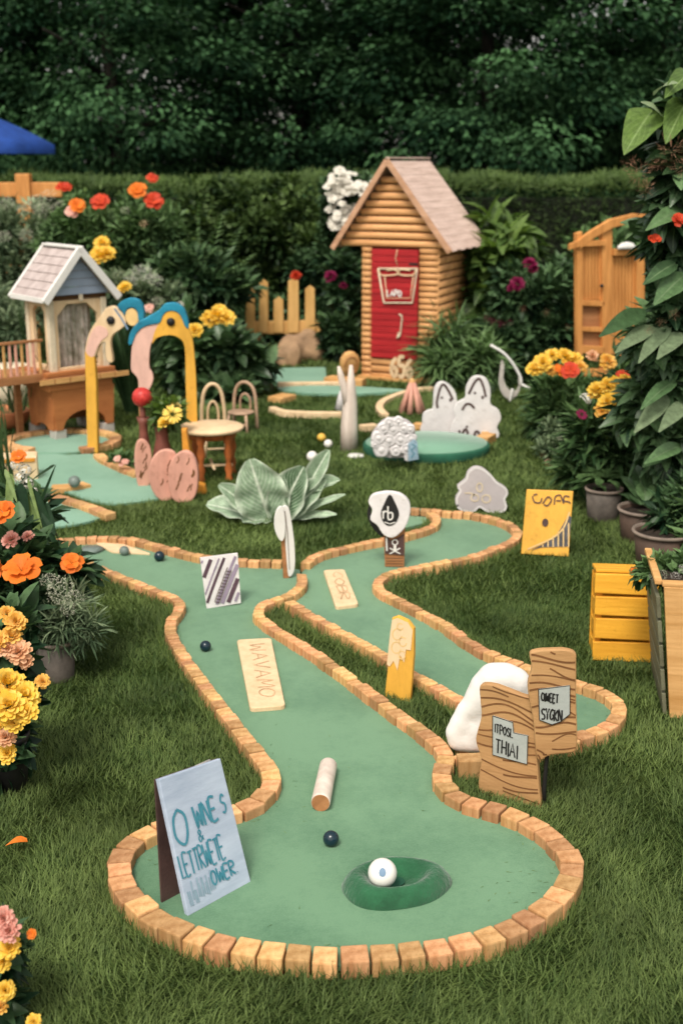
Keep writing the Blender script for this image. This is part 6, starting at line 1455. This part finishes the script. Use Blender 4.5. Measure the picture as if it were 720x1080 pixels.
plant('flowering_shrub', 'dark bushy shrub with purple blooms between the log playhouse and the gate', 'shrub', gY(555, 9.4), [(555, 320, 42, 36, 9.4), (580, 350, 30, 34, 9.3), (535, 365, 34, 30, 9.2), (590, 300, 22, 26, 9.8), (570, 385, 40, 25, 9.2)], 'dark', (.09, .05), 8500,
      [(558, 279, 7, 'double', 'p_purple', 9.0), (562, 284, 5, 'double', 'p_purple', 9), (545, 300, 7, 'double', 'p_purple', 8.9), (540, 304, 5, 'double', 'p_purple', 8.9), (519, 338, 6, 'spike', 'p_purple', 8.8), (528, 341, 6, 'spike', 'p_purple', 8.8), (537, 340, 5, 'spike', 'p_purple', 8.8), (512, 336, 5, 'spike', 'p_purple', 8.8), (575, 330, 5, 'spike', 'brown', 8.8), (550, 326, 5, 'spike', 'brown', 8.8), (598, 345, 4, 'spike', 'brown', 8.9)], group=SH)
plant('green_shrub', 'green shrub beyond the gate, half hidden by the tall right hand foliage', 'shrub', gY(650, 10.6), [(640, 300, 50, 60, 10.9), (700, 300, 60, 70, 10.6)], 'shrub', (.09, .05), 5200, group=SH)
plant('green_shrub', 'low dark shrub behind the boulders and the left end of the picket fence', 'shrub', gY(275, 11.2), [(275, 340, 34, 24, 11.3), (330, 345, 30, 24, 11.3), (300, 340, 40, 24, 11.4)], 'dark', (.09, .05), 3200, group=SH)

# --- right border
RB = 'plants of the right border'
Pt = [p[0] for p in pots]
def potY(i, px): return Pt[i].y
plant('lily_plant', 'clump of yellow and red blooms in front of the garden gate', 'flowers', gY(598, 7.3), [(590, 425, 24, 30, 7.3), (612, 440, 26, 36, 7.2), (580, 445, 18, 24, 7.2)], 'shrub', (.13, .028), 2300,
      [(572, 383, 9, 'double', 'p_yellow', 7.0), (563, 390, 8, 'double', 'p_yellow', 7.0), (582, 375, 7, 'double', 'p_yellow', 7.1), (595, 377, 9, 'double', 'p_yellow', 7.0), (605, 380, 8, 'double', 'p_yellow', 7.0), (592, 391, 8, 'open', 'p_orange', 6.95), (601, 391, 9, 'open', 'p_red', 6.9), (611, 388, 7, 'double', 'p_gold', 6.95), (581, 391, 6, 'double', 'p_gold', 7.0)], group=RB, stem_r=.005)
plant('lily_plant', 'single tall orange bloom and buds behind the yellow marigolds', 'flowers', gY(640, 6.6), [(645, 420, 20, 34, 6.6)], 'shrub', (.12, .03), 900,
      [(640, 382, 9, 'double', 'p_gold', 6.4), (624, 376, 6, 'double', 'p_peach', 6.5), (656, 397, 7, 'open', 'p_red', 6.4)], group=RB)
b0 = (Pt[0].x, Pt[0].y, pots[0][2] * .85)
plant('marigold_plant', 'potted marigolds with a dense cluster of yellow heads, in the grey pot', 'flowers', b0, [(640, 462, 30, 38, 5.75), (634, 505, 18, 10, 5.7), (665, 480, 24, 36, 5.75), (612, 490, 14, 26, 5.8)], 'shrub', (.13, .03), 2000,
      [(629, 412, 9, 'double', 'p_yellow', 5.6), (640, 408, 9, 'double', 'p_yellow', 5.6), (648, 404, 7, 'double', 'p_yellow', 5.6), (652, 419, 9, 'double', 'p_yellow', 5.5), (640, 425, 9, 'double', 'p_yellow', 5.5), (660, 425, 9, 'double', 'p_yellow', 5.5), (634, 434, 8, 'double', 'p_gold', 5.5), (650, 433, 9, 'double', 'p_yellow', 5.45), (663, 436, 8, 'double', 'p_gold', 5.45), (659, 400, 6, 'double', 'p_yellow', 5.6), (625, 417, 6, 'double', 'p_yellow', 5.6),
       (613, 437, 6, 'daisy', 'p_purple', 5.6), (617, 421, 8, 'cluster', 'p_white', 5.8)], group=RB, zmin=.12, stem_r=.004)
fern('rosette of long leaves spilling from the grey pot', b0, [(612, 500, 5.6), (622, 493, 5.7), (640, 495, 5.6), (655, 500, 5.6), (628, 505, 5.5), (650, 508, 5.5)], 'shrub', .035, group=RB, name='leafy_rosette', cat='plant')
plant('small_leaved_shrub', 'low grey green shrub with tiny pale blooms under the red and yellow clump', 'shrub', gY(600, 6.75), [(592, 480, 22, 26, 6.7), (606, 486, 16, 18, 6.7), (580, 465, 12, 20, 6.8)], 'grey', (.045, .02), 2600,
      [(590, 462, 4, 'umbel', 'p_cream', 6.45), (604, 470, 4, 'umbel', 'p_white', 6.4), (578, 488, 5, 'umbel', 'p_pink', 6.4), (588, 500, 5, 'umbel', 'p_white', 6.4), (600, 482, 4, 'umbel', 'p_cream', 6.4), (572, 480, 4, 'spike', 'brown', 6.5), (610, 478, 3, 'umbel', 'p_white', 6.4)], group=RB, tb=-.05)
plant('green_shrub', 'dark leafy shrub filling the gap behind the marigolds', 'shrub', gY(660, 7.3), [(660, 440, 34, 44, 7.2), (690, 400, 40, 60, 7.0), (640, 480, 40, 30, 7.0)], 'dark', (.10, .045), 4200, group=RB)
# tall broad leaved shrub
b1 = (1.62, 5.3, 0)
t = plant('tall_shrub', 'tall broad leaved shrub towering along the right edge, with brown seed heads', 'shrub', b1, [(735, 250, 42, 80, 5.4), (722, 205, 26, 46, 5.2), (718, 140, 20, 34, 5.2), (712, 340, 38, 60, 5.3), (740, 160, 36, 44, 5.5), (712, 430, 42, 60, 5.3), (750, 330, 50, 110, 5.6), (724, 500, 36, 34, 5.4)], 'broad', (.115, .066), 6000,
      [(674, 182, 15, 'spike', 'brown', 4.85), (664, 172, 9, 'spike', 'brown', 4.85), (680, 198, 11, 'spike', 'brown', 4.85), (708, 158, 17, 'spike', 'brown', 4.85), (720, 174, 15, 'spike', 'brown', 4.85), (694, 172, 10, 'spike', 'brown', 4.9), (690, 252, 7, 'open', 'p_red', 5.0), (716, 232, 8, 'open', 'p_red', 5.0), (696, 340, 6, 'spike', 'brown', 5.0), (710, 332, 7, 'spike', 'brown', 5.0), (684, 348, 6, 'spike', 'brown', 5.0)],
      nu=5, nv=1, group=RB, wav=.05, stem_r=.007, bend=.4, rand=.8, up=.1)
# outstanding single leaves of that shrub
for px0, py0, px1, py1, wd_, mt, tn in [(688, 116, 666, 152, .17, 'fresh', .7), (726, 104, 708, 140, .15, 'fresh', .55), (730, 76, 710, 96, .11, 'fresh', .4), (690, 100, 704, 88, .05, 'grey', .8), (720, 220, 694, 238, .07, 'broad', .8), (712, 278, 690, 296, .07, 'broad', .35), (680, 328, 646, 350, .08, 'dark', .5), (690, 345, 660, 366, .07, 'grey', .4), (705, 345, 680, 374, .07, 'grey', .35),
                                        (722, 352, 700, 372, .08, 'grey', .4), (712, 402, 684, 424, .07, 'broad', .5), (704, 418, 680, 450, .075, 'grey', .45), (722, 425, 704, 450, .07, 'grey', .4), (718, 470, 692, 486, .07, 'broad', .7), (722, 290, 700, 315, .10, 'broad', .6), (700, 130, 690, 110, .06, 'grey', .9)]:
    a, e = P(px0, py0, 5.15), P(px1, py1, 4.95); L_ = Leaves(); L_.add(np.array([a]), np.array([e - a + Vector((0, 0, .04))]), np.array([Vector((rnd.uniform(-.5, .1), -.8, .7))]), (e - a).length * 1.1, wd_, tn, nu=10, nv=3, cup=.12, bend=.25, shape='heart' if mt == 'fresh' else 'leaf', wav=.03)
    L_.put('large_leaf', F[mt], t)
b2 = (Pt[1].x, Pt[1].y, pots[1][2] * .85); b3 = (Pt[2].x, Pt[2].y, pots[2][2] * .85)
bigleaf('leafy plant with long drooping leaves in the dark brown pot', b2, [(656, 516, 5.4), (660, 498, 5.4), (672, 485, 5.4), (690, 480, 5.4), (706, 490, 5.4), (715, 508, 5.4), (668, 518, 5.3), (690, 515, 5.3), (708, 524, 5.3), (680, 505, 5.3)], .085, 'broad', group=RB, tint=(.3, 1), bend=.45, z0=.0, frac=.35)
plant('potted_foliage', 'dense dark foliage spilling over the widest pot near the yellow crate', 'plant', b3, [(712, 545, 22, 12, 4.95), (730, 520, 26, 30, 5.0)], 'dark', (.09, .03), 800, group=RB, zmin=.12)
plant('potted_foliage', 'pale green spiky leaves behind the widest pot at the right edge', 'plant', gY(730, 5.0), [(738, 560, 20, 36, 4.9), (742, 600, 20, 30, 4.7)], 'shrub', (.12, .03), 900, group=RB)
# planter flowers
pa = planter_at
plant('planter_flowers', 'small white and rust blooms in the tall planter at the right edge', 'flowers', (pa.x, pa.y, pa.z), [(706, 606, 26, 9, 3.6), (735, 600, 22, 18, 3.6), (680, 606, 14, 6, 3.62)], 'shrub', (.04, .02), 1300,
      [(676, 606, 5, 'umbel', 'p_white', 3.62), (668, 602, 4, 'open', 'p_orange', 3.66), (688, 608, 5, 'umbel', 'p_white', 3.55), (698, 606, 6, 'umbel', 'p_cream', 3.5), (712, 608, 6, 'umbel', 'p_white', 3.5), (704, 600, 4, 'umbel', 'p_cream', 3.6), (720, 600, 6, 'umbel', 'p_white', 3.5)], group=RB, zmin=.3, stem_r=.002)

# --- cabbage-leaved plant on the lawn
g = G(292, 552); t = thing('cabbage_plant', 'large spreading plant with pale veined cabbage like leaves on the middle lawn', 'plant', g)
q0 = Vector((g.x, g.y + .03, .0))
for (bx, by, tx, ty, wd_, up_, tn, cup_) in [(276, 548, 221, 528, .135, (.3, -.6, .8), .75, .16), (280, 550, 236, 512, .11, (.5, -.8, .3), .55, .16), (284, 552, 265, 490, .23, (.1, -1, .1), .80, .16), (292, 550, 296, 506, .11, (-.1, -.9, .4), .1, .16), (293, 550, 316, 496, .18, (-.4, -1, .1), .02, .18), (322, 518, 345, 476, .085, (-.2, -1, .1), .6, .35), (326, 520, 356, 505, .075, (.1, -.6, .8), .9, .35), (300, 550, 338, 506, .13, (-.2, -.8, .7), .45, .16), (302, 549, 357, 518, .05, (0, -.5, .9), .8, .1), (300, 551, 350, 538, .055, (0, -.5, 1), .9, .1), (286, 551, 258, 549, .09, (.1, -.5, 1), .6, .16)]:
    a = P(bx, by, g.y + .04); a.z = max(a.z, .005); e = P(tx, ty, g.y + rnd.uniform(-.05, .08)); e.z = max(e.z, .03); L_ = Leaves()
    L_.add(np.array([a]), np.array([e - a]), np.array([Vector(up_)]), (e - a).length * 1.04, wd_ * 1.05, tn, nu=18, nv=6, cup=cup_ * 1.5, bend=.12, shape='cabbage', wav=.06)
    o = L_.put('leaf', F['cabbage'], t)
mb = MB(); mb.tube([(0, .03, 0), (0, .03, .06)], [.03, .015], 10); mb.put('stem', M['stem'], t)

# --- sunflowers in the vase, flowers on the table side
g2, h2 = v2; b = (g2.x, g2.y, h2 * .85)
t = plant('cut_flowers', 'yellow sunflowers with green leaves standing in the brown squat vase', 'flowers', b, [(176, 437, 14, 12, g2.y)], 'fresh', (.07, .04), 120, [(182, 437, 10, 'daisy', 'p_yellow', g2.y - .12), (174, 446, 7, 'double', 'p_yellow', g2.y - .1), (185, 429, 6, 'daisy', 'p_gold', g2.y - .05)], clump=False, zmin=.2)
t = plant('low_flowers', 'low pink blooms on the lawn left of the pink shells', 'flowers', (G(128, 492).x, G(128, 492).y, 0), [(128, 486, 12, 5, G(128, 492).y)], 'shrub', (.05, .03), 120, [(124, 484, 4, 'open', 'p_pink', 6.3), (132, 487, 4, 'open', 'p_pink', 6.3), (128, 490, 3, 'open', 'p_pink', 6.3)], clump=False)

# --- left foreground
LF = 'flowering plants at the left edge'
plant('hibiscus_plant', 'dark leaved plant with large open orange blooms at the left edge', 'flowers', gY(8, 3.75), [(14, 590, 30, 36, 3.75), (40, 625, 34, 30, 3.75), (-14, 640, 34, 60, 3.8), (70, 600, 18, 14, 3.8), (20, 655, 30, 26, 3.75)], 'dark', (.085, .048), 1500,
      [(23, 602, 21, 'open', 'p_orange', 3.55), (76, 594, 12, 'open', 'p_orange', 3.65), (3, 540, 14, 'open', 'p_orange', 3.6), (12, 570, 9, 'double', 'p_pink', 3.65), (30, 566, 6, 'double', 'p_pink', 3.68), (-12, 600, 16, 'open', 'p_orange', 3.6)], group=LF, nu=4, nv=1, stem_r=.003)
b4 = (Pt[3].x, Pt[3].y, pots[3][2] * .85)
plant('umbel_plant', 'feathery grey green plant with cream umbels growing from the round grey pot', 'flowers', b4, [(66, 650, 26, 26, Pt[3].y), (50, 668, 26, 14, Pt[3].y), (82, 664, 18, 20, Pt[3].y)], 'grey', (.06, .007), 1900,
      [(64, 622, 17, 'umbel', 'p_cream', 3.42), (52, 612, 10, 'umbel', 'p_cream', 3.45), (80, 630, 11, 'umbel', 'p_cream', 3.42), (72, 642, 9, 'umbel', 'p_cream', 3.40)], group=LF, stem_r=.002, tb=-.05)
t = plant('lily_plant', 'white bell flowered plant with long dark strap leaves at the left edge', 'flowers', gY(30, 4.5), [(30, 545, 24, 22, 4.5), (12, 580, 24, 24, 4.5)], 'dark', (.10, .05), 260,
      [(18, 490, 8, 'cluster', 'p_white', 4.3), (27, 496, 8, 'cluster', 'p_white', 4.3), (22, 504, 8, 'cluster', 'p_white', 4.3), (30, 510, 7, 'cluster', 'p_white', 4.3), (36, 518, 5, 'cluster', 'p_white', 4.3), (20, 482, 8, 'open', 'p_orange', 4.3)], group=LF)
for px0, py0, px1, py1, wd_, tn, mt in [(42, 535, 58, 490, .012, .15, 'dark'), (58, 490, 34, 506, .010, .2, 'dark'), (28, 520, 46, 582, .035, .5, 'strap'), (34, 515, 60, 578, .04, .1, 'dark'), (12, 500, 8, 560, .03, .8, 'strap'), (22, 510, 30, 575, .045, .05, 'dark'), (46, 530, 58, 565, .04, .1, 'dark'), (30, 505, 44, 560, .015, .8, 'strap'), (6, 495, 18, 530, .018, .8, 'strap'), (40, 560, 50, 590, .05, .15, 'dark')]:
    a, e = P(px0, py0, 4.25), P(px1, py1, 4.2); L_ = Leaves(); L_.add(np.array([a]), np.array([e - a]), np.array([Vector((rnd.uniform(-.3, .3), -1, .3))]), (e - a).length, wd_, tn, nu=8, nv=1, cup=.15, bend=.06, shape='strap'); L_.put('strap_leaf', F[mt], t)
plant('rose_bush', 'yellow rose bush with a big golden cluster above the black pot', 'shrub', gY(-8, 2.95), [(0, 690, 26, 40, 2.95), (-6, 780, 26, 50, 2.95), (20, 660, 14, 20, 3.0), (-14, 740, 40, 80, 3.0)], 'dark', (.07, .042), 1100,
      [(8, 648, 9, 'double', 'p_gold', 2.85), (17, 656, 11, 'double', 'p_gold', 2.83), (12, 672, 11, 'double', 'p_gold', 2.82), (20, 688, 13, 'double', 'p_peach', 2.8), (8, 684, 10, 'double', 'p_peach', 2.8), (28, 698, 8, 'double', 'p_peach', 2.8), (-2, 676, 10, 'double', 'p_gold', 2.8),
       (8, 722, 18, 'double', 'p_yellow', 2.72), (26, 735, 16, 'double', 'p_yellow', 2.7), (10, 745, 18, 'double', 'p_yellow', 2.66), (28, 752, 13, 'double', 'p_yellow', 2.66), (-6, 735, 16, 'double', 'p_gold', 2.7), (16, 762, 12, 'double', 'p_yellow', 2.66), (45, 719, 8, 'double', 'p_gold', 2.75), (6, 778, 11, 'double', 'p_peach', 2.68), (8, 795, 11, 'double', 'p_yellow', 2.68), (-4, 770, 12, 'double', 'p_yellow', 2.7)], group=LF, nu=4, stem_r=.003)
plant('low_flowers', 'low blurred pink and yellow blooms at the bottom left corner', 'flowers', (G(-2, 1055).x, G(-2, 1055).y, 0), [(0, 1010, 20, 30, 2.02), (-10, 1050, 30, 26, 2.02)], 'dark', (.05, .03), 420,
      [(4, 968, 12, 'double', 'p_pink', 1.96), (10, 982, 13, 'double', 'p_pink', 1.95), (10, 1000, 13, 'double', 'p_yellow', 1.95), (4, 1014, 11, 'double', 'p_yellow', 1.95), (34, 985, 6, 'open', 'p_orange', 1.97), (6, 1045, 11, 'double', 'p_yellow', 1.95), (36, 1078, 9, 'double', 'p_yellow', 1.94), (2, 1062, 9, 'double', 'p_gold', 1.95)], group=LF, stem_r=.002)
g = G(6, 892, .03); L_ = Leaves(); L_.add(np.array([g]), np.array([[.3, .1, .1]]), np.array([[0, 0, 1.]]), .05, .03, .7, nu=5, nv=2, cup=.3, bend=.3, shape='petal'); props(L_.put('fallen_petal', F['p_orange']), 'orange petal fallen on the grass near the easel board', 'petal')
# black nursery pot under the rose bush
g = Vector((gY(-34, 2.95))); r = .062; t = thing('plant_pot', 'black pot under the yellow rose bush at the left edge', 'pot', g, group='plant pots of the left edge')
MB().lathe([(0, 0), (r * .8, 0), (r, .15), (r * .92, .15), (0, .13)], n=28).put('pot_body', M['black'], t); MB().lathe([(r, .14), (r * 1.06, .145), (r * 1.06, .16), (r * .95, .16)], n=28).put('rim', M['black'], t)
